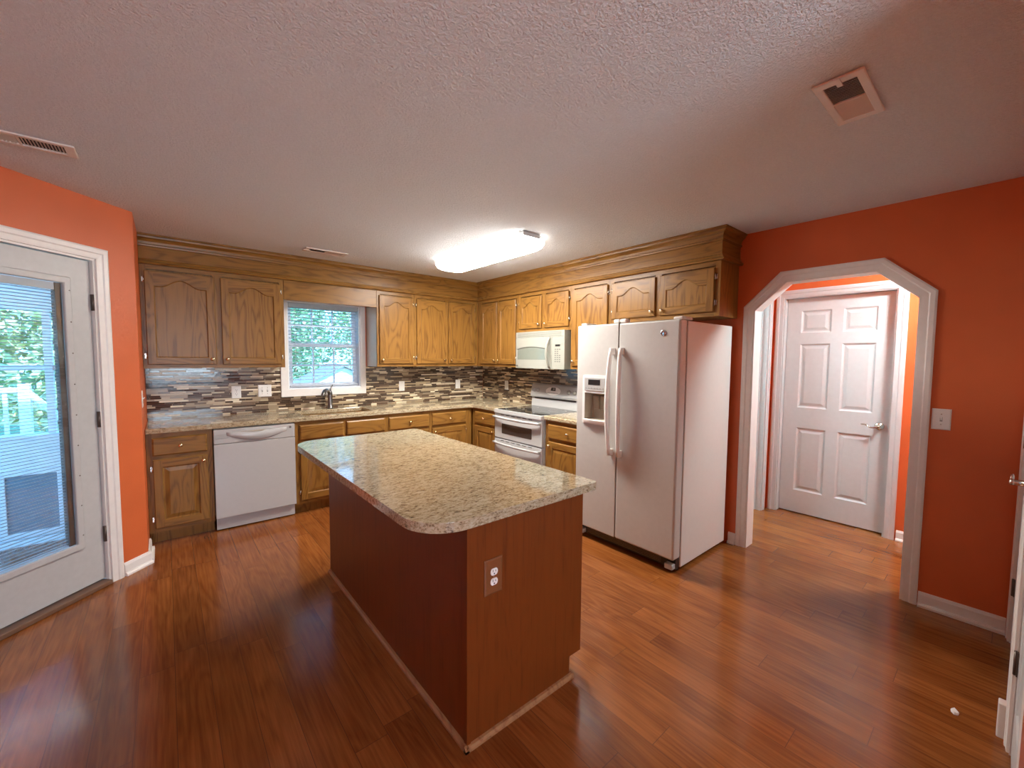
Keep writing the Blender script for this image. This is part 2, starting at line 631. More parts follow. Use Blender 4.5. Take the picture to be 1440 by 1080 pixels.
# 45 degree wall with the glazed patio door (u is negative towards the camera)
DU0, DU1 = -1.215, -0.245            # rough opening
shell('wall_bay', [(-1.70, 0.0), (-1.70, CEIL), (0.0, CEIL), (0.0, 0.0), (DU1, 0.0), (DU1, 2.075), (DU0, 2.075), (DU0, 0.0)], [], 0.0, 0.12, 'xz', 'orange', BAY)
shell('wall_far_left', rect(-8.0, -2.142, 0.0, CEIL), [], -4.92, -4.802, 'yz', 'orange')
shell('wall_front', [(-2.10, 0), (-2.10, CEIL), (-0.0, CEIL), (-0.0, 0), (-0.085, 0), (-0.085, 2.06), (-0.885, 2.06), (-0.885, 0),
                     (-1.06, 0), (-1.06, 2.06), (-1.86, 2.06), (-1.86, 0)], [], -4.985, -4.865, 'xz', 'orange')
shell('wall_dining_right', rect(-7.98, -4.985, 0.0, CEIL), [], -2.10, -1.98, 'yz', 'orange')
shell('wall_dining_rear', rect(-4.80, -1.98, 0.0, CEIL), [rect(-4.3, -2.5, 0.85, 2.1)], -8.1, -7.98, 'xz', 'orange')
# hall beyond the arch
shell('wall_hall_far', [(-3.29, 0.0), (-3.29, CEIL), (-5.6, CEIL), (-5.6, 0.0), (-4.19, 0.0), (-4.19, 2.075), (-3.37, 2.075), (-3.37, 0.0)], [], 1.12, 1.24, 'yz', 'orange')
shell('wall_hall_left', [(0.12, 0.0), (0.12, CEIL), (1.24, CEIL), (1.24, 0.0), (0.995, 0.0), (0.995, 2.06), (0.20, 2.06), (0.20, 0.0)], [], -3.29, -3.17, 'xz', 'orange')
shell('wall_hall_end', rect(0.0, 1.24, 0.0, CEIL), [], -5.72, -5.6, 'xz', 'orange')
shell('wall_hall_near', rect(-5.6, -4.985, 0.0, CEIL), [], 0.0, 0.12, 'yz', 'orange')
shell('wall_closet_back', rect(-4.5, -3.29, 0.0, CEIL), [], 1.9, 2.0, 'yz', 'plaster')
shell('wall_closet_side', rect(1.24, 2.0, 0.0, CEIL), [], -4.5, -4.4, 'xz', 'plaster')
shell('wall_side_room_far', rect(-3.17, -1.2, 0.0, CEIL), [], 1.9, 2.0, 'yz', 'plaster')
shell('wall_side_room_back', rect(0.12, 2.0, 0.0, CEIL), [], -1.2, -1.1, 'xz', 'plaster')
shell('wall_side_room_near', rect(1.24, 2.0, 0.0, CEIL), [], -3.29, -3.17, 'xz', 'plaster')
shell('wall_side_room_partition', rect(-3.17, -1.2, 0.0, CEIL), [], 0.121, 0.135, 'yz', 'plaster')


def casing_prof(w, d=0.018):
    # stepped colonial casing: (across, out)
    return [(0, 0), (0, -d * 0.55), (w * 0.15, -d * 0.62), (w * 0.45, -d * 0.7), (w * 0.55, -d * 0.95), (w * 0.86, -d), (w, -d * 0.8), (w, 0)]


def casing(g, path, w, d=0.018):
    """moulding swept round an opening: path is the inner edge in (u,z), mitred; section spreads outward (to the path's left)"""
    prof = casing_prof(w, d)
    n = len(path)
    rings = []
    for i, p in enumerate(path):
        p = Vector(p)
        ds = []
        if i > 0: ds.append((p - Vector(path[i - 1])).normalized())
        if i < n - 1: ds.append((Vector(path[i + 1]) - p).normalized())
        nr = [Vector((-q.y, q.x)) for q in ds]
        m = (sum(nr, Vector((0, 0)))).normalized()
        k = 1.0 / max(0.3, m.dot(nr[0]))
        rings.append([(p.x + m.x * k * a, y, p.y + m.y * k * a) for a, y in prof])
    g.loft(rings, True, True, 0, False)


# arch trim (white moulding on both faces and the lining between)
tr = structure('trim_arch', RIGHT, (3.98, 0, 0))
ain = [(-p[0], p[1]) for p in arch_in]      # u = -y
g = G((3.98, 0, 0)); casing(g, ain, 0.066); g.build('casing', 'trim', tr)
g = G((3.98, 0, 0))
inner = [(u + (0.012 if u < 3.9 else -0.012), z if z == 0 else (z - 0.012 if z > 2 else z - 0.005)) for u, z in ain]
pl = [(u, 0.0, z) for u, z in ain], [(u, 0.0, z) for u, z in inner]
rings = []
for (u, z), (u2, z2) in zip(ain, inner):
    rings.append([(u, -0.003, z), (u2, -0.003, z2), (u2, 0.123, z2), (u, 0.123, z)])
g.loft(rings, True, True, 0, False)
g.build('jamb_lining', 'trim', tr)

# baseboards
BBP = [(0, 0), (-0.030, 0), (-0.030, 0.012), (-0.024, 0.020), (-0.014, 0.022), (-0.014, 0.070), (-0.008, 0.084), (0, 0.087)]


def baseboard(name, frame, u0, u1, y=0.0):
    g = G((u0, y, 0))
    g.prism([(y + p[0], p[1]) for p in BBP], u0, u1, 'x')
    o = g.build(name, 'trim', frame=frame)
    o['kind'] = 'structure'


baseboard('baseboard_right', RIGHT, 4.507, 4.85)
baseboard('baseboard_right_inner', RIGHT, 3.40, 3.455)
baseboard('baseboard_bay', BAY, -0.175, 0.012)
baseboard('baseboard_hall', HALL, 4.262, 5.6)
baseboard('baseboard_far_left', Fr((-4.802, 0, 0), PI / 2), -7.9, -2.2)
g = G((-3.57, -0.94, 0)); g.prism([(-3.60, 0), (-3.60, 0.087), (-3.592, 0.084), (-3.586, 0.07), (-3.586, 0.022), (-3.572, 0.02), (-3.570, 0)], -0.925, -0.665, 'y')
o = g.build('baseboard_left', 'trim'); o['kind'] = 'structure'


# ------------------------------------------------------------------ panel doors, cabinets
def frame_face(g, w0, w1, z0, z1, opening, y, t, chamfer=0.005, m_v=0, m_h=1, top_n=None):
    """joinery frame: opening is a closed outline of (u,z): bottom-left, bottom-right, then up the right, over the top and down the left"""
    c = chamfer
    ub0, ub1 = opening[0][0], opening[1][0]
    zb = opening[0][1]
    top = opening[2:]               # right shoulder .. left shoulder
    f = y - t
    # front faces
    X0, X1, Z0, Z1 = w0 + c, w1 - c, z0 + c, z1 - c
    g.face([(X0, f, Z0), (ub0, f, Z0), (ub0, f, Z1), (X0, f, Z1)], m_v)
    g.face([(ub1, f, Z0), (X1, f, Z0), (X1, f, Z1), (ub1, f, Z1)], m_v)
    g.face([(ub0, f, Z0), (ub1, f, Z0), (ub1, f, zb), (ub0, f, zb)], m_h)
    for a, b in zip(top, top[1:]):
        g.face([(a[0], f, a[1]), (a[0], f, Z1), (b[0], f, Z1), (b[0], f, b[1])], m_h)
    # chamfer and sides
    fr = [(X0, f, Z0), (X1, f, Z0), (X1, f, Z1), (X0, f, Z1)]
    sd = [(w0, f + c, z0), (w1, f + c, z0), (w1, f + c, z1), (w0, f + c, z1)]
    bk = [(w0, y, z0), (w1, y, z0), (w1, y, z1), (w0, y, z1)]
    for i in range(4):
        j = (i + 1) % 4
        g.face([fr[i], fr[j], sd[j], sd[i]], m_v if i % 2 else m_h)
        g.face([sd[i], sd[j], bk[j], bk[i]], m_v if i % 2 else m_h)
    g.face(list(reversed(bk)), m_v)


def inset_poly(pts, d):
    n = len(pts)
    out = []
    for i in range(n):
        p0, p, p1 = Vector(pts[i - 1]), Vector(pts[i]), Vector(pts[(i + 1) % n])
        e0 = (p - p0).normalized() if (p - p0).length > 1e-9 else (p1 - p).normalized()
        e1 = (p1 - p).normalized() if (p1 - p).length > 1e-9 else e0
        n0, n1 = Vector((-e0.y, e0.x)), Vector((-e1.y, e1.x))
        m = (n0 + n1)
        m = m.normalized() if m.length > 1e-6 else n0
        out.append(tuple(p + m * (d / max(0.35, m.dot(n0)))))
    return out


def door_mesh(g, w0, w1, z0, z1, y=0.0, t=0.019, stile=0.056, rail=0.058, arch=0.0, raised=False, depth=0.008):
    """cabinet door with a cathedral-arched (arch > 0) or square panel"""
    u0, u1 = w0 + stile, w1 - stile
    zb = z0 + rail
    zs = z1 - rail - arch
    op = [(u0, zb), (u1, zb)]
    if arch > 0:
        n = 22
        for i in range(n + 1):
            s_ = i / n
            k = min(1, max(0, (s_ - 0.14) / 0.72))
            b = (0.5 - 0.5 * math.cos(2 * PI * k)) ** 0.85
            op.append((u1 + (u0 - u1) * s_, zs + arch * b))
    else:
        op += [(u1, z1 - rail), (u0, z1 - rail)]
    frame_face(g, w0, w1, z0, z1, op, y, t)
    f = y - t
    a = inset_poly(op, 0.002)
    b = inset_poly(op, 0.007)
    n = len(op)
    def ring(A, ya, B, yb, m):
        for i in range(n):
            j = (i + 1) % n
            g.face([(A[i][0], ya, A[i][1]), (A[j][0], ya, A[j][1]), (B[j][0], yb, B[j][1]), (B[i][0], yb, B[i][1])], m)
    ring(op, f, a, f + 0.003, 0)
    ring(a, f + 0.003, b, f + depth, 0)
    if raised:
        c = inset_poly(op, 0.012)
        d = inset_poly(op, 0.040)
        ring(b, f + depth, c, f + depth, 0)
        ring(c, f + depth, d, f + 0.002, 0)
        g.face([(p[0], f + 0.002, p[1]) for p in d], 0)
    else:
        g.face([(p[0], f + depth, p[1]) for p in b], 0)


def add_knob(door, off, u, y, z, mat='brass'):
    g = G(off)
    g.lathe([(0.009, 0), (0.008, 0.004), (0.0055, 0.008), (0.006, 0.014), (0.0135, 0.018), (0.015, 0.022), (0.013, 0.027), (0.007, 0.030), (0.0005, 0.031)],
            (u, y, z), (0, -1, 0), 16)
    return g.build('knob', mat, door)


def add_hinge(door, off, u, side, y, z):
    # barrel beside the door edge with a leaf on the face frame
    g = G(off)
    s_ = 1 if side == 'R' else -1
    g.tube([(u + s_ * 0.004, y - 0.010, z - 0.024), (u + s_ * 0.004, y - 0.010, z + 0.024)], 0.0045, 8)
    g.box(u + s_ * 0.002, u + s_ * 0.015, y - 0.0025, y + 0.0, z - 0.019, z + 0.019)
    return g.build('hinge', 'nickel', door)


def cabinet(name, label, frame, u0, u1, z0, z1, depth, doors=(), drawers=(), toe=0.0, mids=(), rails=(), group=None, arch=0.0,
            ends=(0.038, 0.038), trail=0.035, brail=0.035, category='cabinet', raised=False):
    """oak cabinet: carcass + face frame + doors and drawers.
    doors: (ua, ub, za, zb, hinge side or None, knob (u,z) or None); drawers: (ua, ub, za, zb, knob or None)"""
    base = ((u0 + u1) / 2, 0, 0 if toe else z0)
    t = thing(name, label, category, frame, base, group or ('oak base cabinets' if toe else 'oak wall cabinets'))
    zc = z0 + toe
    ff = 0.019
    g = G(base)
    g.box(u0, u1, -(depth - ff), -0.002, zc, z1, 0)
    if toe:
        g.box(u0, u1, -(depth - 0.075), -0.004, z0 + 0.0, zc, 0)
    g.build('carcass', ['oak_v'], t)
    g = G(base)
    fy0, fy1 = -depth, -(depth - ff)
    g.box(u0, u0 + ends[0], fy0, fy1, zc, z1, 0)
    g.box(u1 - ends[1], u1, fy0, fy1, zc, z1, 0)
    for a, b in mids:
        g.box(a, b, fy0, fy1, zc + brail, z1 - trail, 0)
    g.box(u0 + ends[0], u1 - ends[1], fy0, fy1, z1 - trail, z1, 1)
    g.box(u0 + ends[0], u1 - ends[1], fy0, fy1, zc, zc + brail, 1)
    for a, b in rails:
        g.box(u0 + ends[0], u1 - ends[1], fy0 + 0.0005, fy1, a, b, 1)
    g.build('face_frame', ['oak_v', 'oak_h'], t)
    fy = -depth - 0.001
    for ua, ub, za, zb, hs, kn in doors:
        g = G(base)
        st = min(0.056, (ub - ua) * 0.2)
        door_mesh(g, ua, ub, za, zb, fy, arch=arch, stile=st, raised=raised)
        d = g.build('door', ['oak_v', 'oak_h'], t)
        if kn:
            add_knob(d, base, kn[0], fy - 0.019, kn[1])
        if hs:
            u = ua if hs == 'L' else ub
            add_hinge(d, base, u, hs, -depth - 0.0005, za + min(0.07, (zb - za) * 0.2))
            add_hinge(d, base, u, hs, -depth - 0.0005, zb - min(0.07, (zb - za) * 0.2))
    for ua, ub, za, zb, kn in drawers:
        g = G(base)
        c = 0.010
        f = fy - 0.019
        fr = [(ua + c, f, za + c), (ub - c, f, za + c), (ub - c, f, zb - c), (ua + c, f, zb - c)]
        md = [(ua, f + 0.007, za), (ub, f + 0.007, za), (ub, f + 0.007, zb), (ua, f + 0.007, zb)]
        bk = [(ua, fy, za), (ub, fy, za), (ub, fy, zb), (ua, fy, zb)]
        g.face(fr); g.face(list(reversed(bk)))
        for i in range(4):
            j = (i + 1) % 4
            g.face([fr[i], fr[j], md[j], md[i]]); g.face([md[i], md[j], bk[j], bk[i]])
        d = g.build('drawer' if kn else 'false_drawer_front', ['oak_h'], t)
        if kn:
            add_knob(d, base, kn[0], f, kn[1])
    return t


UD = 0.316
UB, UT = 1.371, 2.205
ZB, ZT = 1.402, 2.155
# --- upper cabinets, back wall
cabinet('wall_cabinet', 'wide oak wall cabinet with two arched doors between the orange wall and the window', BACK, -3.598, -2.575, UB, UT, UD,
        doors=[(-3.571, -3.112, ZB, ZT, 'L', (-3.145, ZB + 0.045)), (-3.070, -2.605, ZB, ZT, 'R', (-3.035, ZB + 0.045))],
        mids=[(-3.125, -3.058)], arch=0.060)
nc = cabinet('wall_cabinet', 'narrow one-door oak wall cabinet beside the kitchen window, hinged away from it', BACK, -1.665, -1.214, UB, UT, UD,
        doors=[(-1.641, -1.238, ZB, ZT, 'R', (-1.610, ZB + 0.045))], arch=0.055)
g = G(((-1.665 - 1.214) / 2, 0, UB)); g.box(-1.6665, -1.665, -UD + 0.019, -0.001, UB, 2.2); g.build('end_panel', 'laminate', nc)['label'] = 'laminate end panel, window daylight put into its pale colour'
cabinet('wall_cabinet', 'two-door oak wall cabinet filling the back wall up to the inside corner', BACK, -1.212, -0.3175, UB, UT, UD,
        doors=[(-1.192, -0.797, ZB, ZT, 'L', (-0.828, ZB + 0.045)), (-0.764, -0.372, ZB, ZT, 'R', (-0.733, ZB + 0.045))],
        mids=[(-0.806, -0.756)], arch=0.055, ends=(0.03, 0.055))
# --- upper cabinets, right wall (u = -y)
cabinet('wall_cabinet', 'tall narrow two-door oak wall cabinet between the inside corner and the microwave', RIGHT, 0.3180, 1.128, UB, UT, UD,
        doors=[(0.402, 0.738, ZB, ZT, None, (0.712, ZB + 0.045)), (0.762, 1.094, ZB, ZT, 'R', (0.790, ZB + 0.045))],
        mids=[(0.73, 0.77)], arch=0.050, ends=(0.083, 0.03))
cabinet('wall_cabinet', 'short two-door oak wall cabinet directly over the microwave', RIGHT, 1.130, 1.943, 1.768, UT, UD,
        doors=[(1.156, 1.523, 1.805, ZT, 'L', (1.497, 1.845)), (1.571, 1.932 - 0.012, 1.805, ZT, 'R', (1.598, 1.845))],
        mids=[(1.515, 1.58)], arch=0.050)
cabinet('wall_cabinet', 'full-height single-door oak wall cabinet between microwave and refrigerator', RIGHT, 1.945, 2.419, UB, UT, UD,
        doors=[(1.968, 2.398, ZB, ZT, 'R', (1.998, ZB + 0.045))], arch=0.055)
cabinet('wall_cabinet', 'short wide two-door oak wall cabinet above the refrigerator', RIGHT, 2.421, 3.399, 1.800, UT, UD,
        doors=[(2.447, 2.880, 1.834, ZT, 'L', (2.852, 1.874)), (2.921, 3.362, 1.834, ZT, 'R', (2.950, 1.874))],
        mids=[(2.872, 2.93)], arch=0.060)

# --- oak bulkhead with crown moulding
SP = [(0.0, 2.2055), (0.338, 2.2055), (0.346, 2.213), (0.344, 2.224), (0.332, 2.229), (0.330, 2.243), (0.321, 2.249), (0.319, 2.345), (0.329, 2.348),
      (0.331, 2.360), (0.324, 2.366), (0.328, 2.385), (0.340, 2.402), (0.354, 2.410), (0.357, 2.424), (0.366, 2.428), (0.366, CEIL - 0.001), (0.0, CEIL - 0.001)]
L_END = 3.405 - 0.321
g = G((-1.8, 0, 2.2055))
for prof_i in range(len(SP) - 2):
    (d0, z0), (d1, z1) = SP[prof_i + 0], SP[prof_i + 1]
    if prof_i == 0:
        continue
    g.face([(-3.599, -d0, z0), (-d0, -d0, z0), (-d1, -d1, z1), (-3.599, -d1, z1)], 0)
g.face([(-3.599, -0.002, 2.2055), (-0.0, -0.002, 2.2055), (-0.338, -0.338, 2.2055), (-3.599, -0.338, 2.2055)], 0)
g.build('soffit_board', ['oak_h'], None, loc=(-1.8, 0, 2.2055))
so = bpy.data.objects['soffit_board']; so.name = 'trim_soffit_back'; so['kind'] = 'structure'
g = G((0, -1.7, 2.2055))
for i in range(1, len(SP) - 2):
    (d0, z0), (d1, z1) = SP[i], SP[i + 1]
    g.face([(-d0, -d0, z0), (-d0, -(L_END + d0), z0), (-d1, -(L_END + d1), z1), (-d1, -d1, z1)], 0)
    g.face([(-d0, -(L_END + d0), z0), (-0.001, -(L_END + d0), z0), (-0.001, -(L_END + d1), z1), (-d1, -(L_END + d1), z1)], 1)
d0 = 0.338
g.face([(-d0, -d0, 2.2055), (-d0, -(L_END + d0), 2.2055), (-0.001, -(L_END + d0), 2.2055), (-0.001, -d0, 2.2055)], 0)
o = g.build('trim_soffit_right', ['oak_y', 'oak_h'], None, loc=(0, -1.7, 2.2055)); o['kind'] = 'structure'

g = G((-2.12, -0.30, 2.02))
g.box(-2.573, -1.6672, -0.318, -0.299, 2.018, 2.2045, 0)
tag(g.build('valance_board', ['oak_h'], bev=0.003), 'plain oak valance board bridging the cabinets above the kitchen window', 'valance')

# --- base cabinets
BD = 0.610
BT = 0.876
TOE = 0.10


def base_front(ua, ub, kn=True):
    return (ua, ub, 0.702, 0.840, ((ua + ub) / 2, 0.771) if kn else None)


cabinet('base_cabinet', 'oak base cabinet with one drawer over one door, against the orange wall', BACK, -3.598, -3.186, 0, BT, BD,
        doors=[(-3.562, -3.222, 0.135, 0.672, 'L', (-3.250, 0.630))], drawers=[base_front(-3.562, -3.222)], toe=TOE, rails=[(0.664, 0.712)], raised=True)
cabinet('base_cabinet', 'oak sink base with two false drawer fronts, next to the dishwasher', BACK, -2.568, -1.692, 0, BT, BD,
        doors=[(-2.530, -2.145, 0.135, 0.672, 'L', (-2.175, 0.630)), (-2.105, -1.725, 0.135, 0.672, 'R', (-2.075, 0.630))],
        drawers=[base_front(-2.530, -2.135, False), base_front(-2.105, -1.715, False)], toe=TOE, rails=[(0.664, 0.712)], mids=[(-2.145, -2.095)], raised=True)
cabinet('base_cabinet', 'oak base cabinet with one drawer and door, adjoining the sink base', BACK, -1.690, -1.178, 0, BT, BD,
        doors=[(-1.668, -1.195, 0.135, 0.672, 'L', (-1.225, 0.630))], drawers=[base_front(-1.668, -1.195)], toe=TOE, rails=[(0.664, 0.712)], raised=True)
cabinet('base_cabinet', 'oak base cabinet with drawer and door ending in the inside corner', BACK, -1.176, -0.612, 0, BT, BD,
        doors=[(-1.158, -0.700, 0.135, 0.672, 'R', (-1.128, 0.630))], drawers=[base_front(-1.158, -0.700)], toe=TOE, rails=[(0.664, 0.712)], ends=(0.03, 0.08), raised=True)
cabinet('base_cabinet', 'oak base cabinet between the inside corner and the white range', RIGHT, 0.632, 1.128, 0, BT, BD,
        doors=[(0.700, 1.094, 0.135, 0.672, 'L', (1.068, 0.630))], drawers=[base_front(0.700, 1.094)], toe=TOE, rails=[(0.664, 0.712)], ends=(0.06, 0.03), raised=True)
cabinet('base_cabinet', 'oak base cabinet squeezed between the white range and the refrigerator', RIGHT, 1.899, 2.495, 0, BT, BD,
        doors=[(1.945, 2.470, 0.135, 0.672, 'R', (1.972, 0.630))], drawers=[base_front(1.945, 2.470)], toe=TOE, rails=[(0.664, 0.712)], ends=(0.045, 0.03), raised=True)

# --- countertops
CT0, CT1 = 0.8765, 0.917


def bevel_slab(o, w=0.012):
    b = o.modifiers.new('edge', 'BEVEL')
    b.width = w
    b.segments = 3
    b.limit_method = 'ANGLE'
    b.angle_limit = math.radians(50)


SINK = (-2.46, -1.79, -0.53, -0.155)
outer = [(-3.598, -0.002), (-3.598, -0.640)]
r = 0.06
cx, cy = -0.640 - r, -0.640 - r
outer += [(cx + r * math.cos(PI / 2 - k * PI / 12), cy + r * math.sin(PI / 2 - k * PI / 12)) for k in range(7)]
outer += [(-0.640, -1.128), (-0.002, -1.128), (-0.002, -0.002)]
g = G((-1.8, -0.3, CT0))
g.plate(outer, [rrect(*SINK, 0.03)], CT0, CT1, 'xy')
tag(g.build('countertop', 'granite', bev=0.010, seg=3), 'L-shaped speckled granite countertop along the back wall with the sink cut out', 'countertop')
g = G((2.2, -0.3, CT0))
g.plate(rect(1.897, 2.497, -0.640, -0.002), [], CT0, CT1, 'xy')
tag(g.build('countertop', 'granite', frame=RIGHT, bev=0.010, seg=3), 'short granite countertop piece between the range and the refrigerator', 'countertop')

# --- sink and faucet
sk = thing('kitchen_sink', 'steel sink basin set under the granite below the window', 'sink', BACK, (-2.125, -0.34, 0.69))
off = (-2.125, -0.34, 0.69)
g = G(off)
a = rrect(SINK[0] - 0.004, SINK[1] + 0.004, SINK[2] - 0.004, SINK[3] + 0.004, 0.032)
b = rrect(SINK[0] + 0.012, SINK[1] - 0.012, SINK[2] + 0.012, SINK[3] - 0.012, 0.05)
g.loft([[(x, y, 0.8755) for x, y in a], [(x, y, 0.86) for x, y in a], [(x, y, 0.70) for x, y in b]], True, False)
g.face([(x, y, 0.70) for x, y in b])
g.build('basin', 'sink', sk)
g = G(off); g.lathe([(0.045, 0.7005), (0.042, 0.704), (0.02, 0.702)], (-2.125, -0.34, 0), (0, 0, 1), 18); g.build('drain', 'chrome', sk)
fx, fy = -2.105, -0.095
fa = thing('faucet', 'dark steel single-lever faucet behind the sink', 'faucet', BACK, (fx, fy, CT1))
off = (fx, fy, CT1)
g = G(off); g.lathe([(0.030, 0.0005), (0.030, 0.010), (0.024, 0.016), (0.0225, 0.11), (0.024, 0.14), (0.0245, 0.172), (0.020, 0.188), (0.006, 0.194)], (fx, fy, CT1), (0, 0, 1), 20)
g.build('body', 'steel', fa)
g = G(off)
g.tube([(fx, fy, 1.065), (fx - 0.02, fy - 0.03, 1.10), (fx - 0.055, fy - 0.08, 1.125), (fx - 0.09, fy - 0.13, 1.118), (fx - 0.115, fy - 0.165, 1.088), (fx - 0.125, fy - 0.178, 1.065)],
       [0.017, 0.017, 0.018, 0.020, 0.020, 0.017], 12)
g.build('spout', 'steel', fa)
g = G(off); g.tube([(fx, fy, 1.10), (fx + 0.008, fy + 0.004, 1.125), (fx + 0.018, fy + 0.01, 1.150), (fx + 0.034, fy + 0.016, 1.172)], [0.012, 0.010, 0.007, 0.006], 10)
g.build('lever', 'steel', fa)

# --- backsplash
g = G((-1.8, 0, CT1)); g.plate([(-3.597, CT1 + 0.001), (-0.011, CT1 + 0.001), (-0.011, UB - 0.001), (-1.680, UB - 0.001), (-1.680, 1.056), (-2.561, 1.056), (-2.561, UB - 0.001), (-3.597, UB - 0.001)], [], -0.010, -0.001)
tag(g.build('tile_backsplash', 'mosaic'), 'brown and beige strip-mosaic backsplash behind the sink on the back wall', 'backsplash')
g = G((1.25, 0, CT1)); g.plate(rect(0.012, 2.50, CT1 + 0.001, UB - 0.001), [], -0.010, -0.001)
tag(g.build('tile_backsplash', 'mosaic', frame=RIGHT), 'brown and beige strip-mosaic backsplash behind the range', 'backsplash')


# --- wall plates
def wall_plate(frame, u, z, y, label, kind, w=0.072, h=0.118, cat='outlet', mat='plastic', group=None):
    nm = 'light_switch' if kind.startswith('switch') else 'wall_outlet'
    base = (u, y, z)
    t = thing(nm, label, cat, frame, base, group or ('light switches' if kind.startswith('switch') else 'outlets and wall plates'))
    g = G(base)
    p = [(u - w / 2, z - h / 2), (u + w / 2, z - h / 2), (u + w / 2, z + h / 2), (u - w / 2, z + h / 2)]
    c = 0.006
    fr = [(u - w / 2 + c, z - h / 2 + c), (u + w / 2 - c, z - h / 2 + c), (u + w / 2 - c, z + h / 2 - c), (u - w / 2 + c, z + h / 2 - c)]
    g.loft([[(a, y - 0.0005, b) for a, b in p], [(a, y - 0.003, b) for a, b in p], [(a, y - 0.006, b) for a, b in fr]], True, True, 0, False)
    g.build('cover_plate', mat, t)
    fy = y - 0.006
    if kind == 'duplex':
        for dz in (0.0195, -0.0195):
            g = G(base)
            pr = []
            for i in range(24):
                a = 2 * PI * i / 24
                pr.append((u + 0.0172 * math.cos(a), z + dz + max(-0.0135, min(0.0135, 0.0172 * math.sin(a)))))
            g.plate(pr, [], fy - 0.0025, fy + 0.001)
            r_ = g.build('receptacle', 'plastic', t)
            g = G(base)
            for du, hh in ((-0.0065, 0.009), (0.0065, 0.007)):
                g.box(u + du - 0.0012, u + du + 0.0012, fy - 0.0029, fy - 0.002, z + dz - 0.0005, z + dz + hh)
            g.plate([(u + 0.003 * math.cos(k * PI / 5), z + dz - 0.0075 + 0.003 * math.sin(k * PI / 5)) for k in range(10)], [], fy - 0.0029, fy - 0.002)
            g.build('slots', 'gap', r_)
        g = G(base); g.lathe([(0.003, 0), (0.003, 0.001), (0.001, 0.0015)], (u, fy, z), (0, -1, 0), 10); g.build('screw', 'nickel', t)
    elif kind == 'blank':
        for dz in (0.041, -0.041):
            g = G(base); g.lathe([(0.0032, 0), (0.0032, 0.001), (0.001, 0.0015)], (u, fy, z + dz), (0, -1, 0), 10); g.build('screw', 'nickel', t)
        g = G(base); g.plate(rect(u - 0.0165, u + 0.0165, z - 0.033, z + 0.033), [], fy - 0.002, fy + 0.001); g.build('rocker', 'plastic', t)
    else:
        n = int(kind[-1])
        for i in range(n):
            uu = u + (i - (n - 1) / 2) * 0.046
            g = G(base); g.box(uu - 0.0055, uu + 0.0055, fy - 0.0006, fy, z - 0.0125, z + 0.0125)
            sl = g.build('toggle_slot', 'grey_plastic', t)
            g = G(base)
            g.prism([(fy, z - 0.006), (fy, z + 0.006), (fy - 0.011, z + 0.013), (fy - 0.012, z + 0.008)], uu - 0.004, uu + 0.004, 'x')
            g.build('toggle', 'plastic', t)
            for dz in (0.03, -0.03):
                g = G(base); g.lathe([(0.003, 0), (0.003, 0.001), (0.001, 0.0015)], (uu, fy, z + dz), (0, -1, 0), 10); g.build('screw', 'nickel', t)
    return t


wall_plate(BACK, -2.944, 1.127, -0.010, 'white duplex outlet on the mosaic under the wide wall cabinet', 'duplex', w=0.078)
wall_plate(BACK, -2.704, 1.131, -0.010, 'white double toggle switch on the mosaic beside the window trim', 'switch2', w=0.116, cat='light switch')
wall_plate(BACK, -1.237, 1.124, -0.010, 'white wall plate on the mosaic under the narrow one-door cabinet', 'blank')
wall_plate(BACK, -0.427, 1.121, -0.010, 'white wall plate on the back-wall mosaic near the inside corner', 'blank')
wall_plate(RIGHT, 0.547, 1.121, -0.010, 'white outlet plate on the mosaic between the corner and the range', 'blank')
wall_plate(RIGHT, 4.551, 1.140, 0.0, 'white toggle switch plate on the orange wall beside the arch', 'switch1', w=0.08, h=0.122, cat='light switch')
wall_plate(Fr((-3.60, 0, 0), PI / 2), -0.806, 1.163, 0.0, 'white wall plate seen edge-on, on the short orange return by the counter', 'switch1', w=0.075, h=0.12, cat='light switch')

# ------------------------------------------------------------------ dishwasher
dw = thing('dishwasher', 'white built-in dishwasher between two oak base cabinets', 'dishwasher', BACK, (-2.878, -0.3, 0))
off = (-2.878, -0.3, 0)
x0, x1 = -3.180, -2.574
g = G(off); g.box(x0 + 0.004, x1 - 0.004, -0.600, -0.05, 0.11, 0.868); g.build('tub', 'grey_plastic', dw)
g = G(off); g.box(x0, x1, -0.636, -0.601, 0.118, 0.742); g.build('door', 'white', dw, bev=0.004)
g = G(off)
n = 14
prof_c = []
g.box(x0, x1, -0.634, -0.601, 0.745, 0.866)
cp = g.build('control_panel', 'white', dw, bev=0.006)
# curved pull: a lens-shaped lip that sags towards the middle
g = G(off)
rings = []
for i in range(n + 1):
    s_ = i / n
    u = -3.09 + (0.45) * s_
    k = math.sin(PI * s_)
    rings.append([(u, -0.634, 0.840), (u, -0.634 - 0.014 * k - 0.001, 0.838 - 0.004 * k), (u, -0.634 - 0.016 * k - 0.001, 0.815 - 0.052 * k), (u, -0.634, 0.812 - 0.058 * k)])
g.loft(rings, True, True, 0, True)
g.build('pull_handle', 'white', dw)
g = G(off)
g.plate([(-2.955, 0.842), (-2.905, 0.829), (-2.835, 0.829), (-2.80, 0.842)], [], -0.6505, -0.6480)
g.build('pull_recess', 'taupe', dw)
g = G(off)
for k in range(4):
    g.box(-3.165, -3.085, -0.6352, -0.634, 0.818 - k * 0.008, 0.820 - k * 0.008)
g.plate(rect(-3.168, -3.082, 0.790, 0.824), [rect(-3.1665, -3.0835, 0.7915, 0.8225)], -0.6352, -0.634)
g.build('vent_grille', 'grey_plastic', dw)
g = G(off); g.lathe([(0.010, 0), (0.010, 0.002), (0.008, 0.003)], (-2.610, -0.634, 0.838), (0, -1, 0), 16); g.build('badge', 'steel', dw)
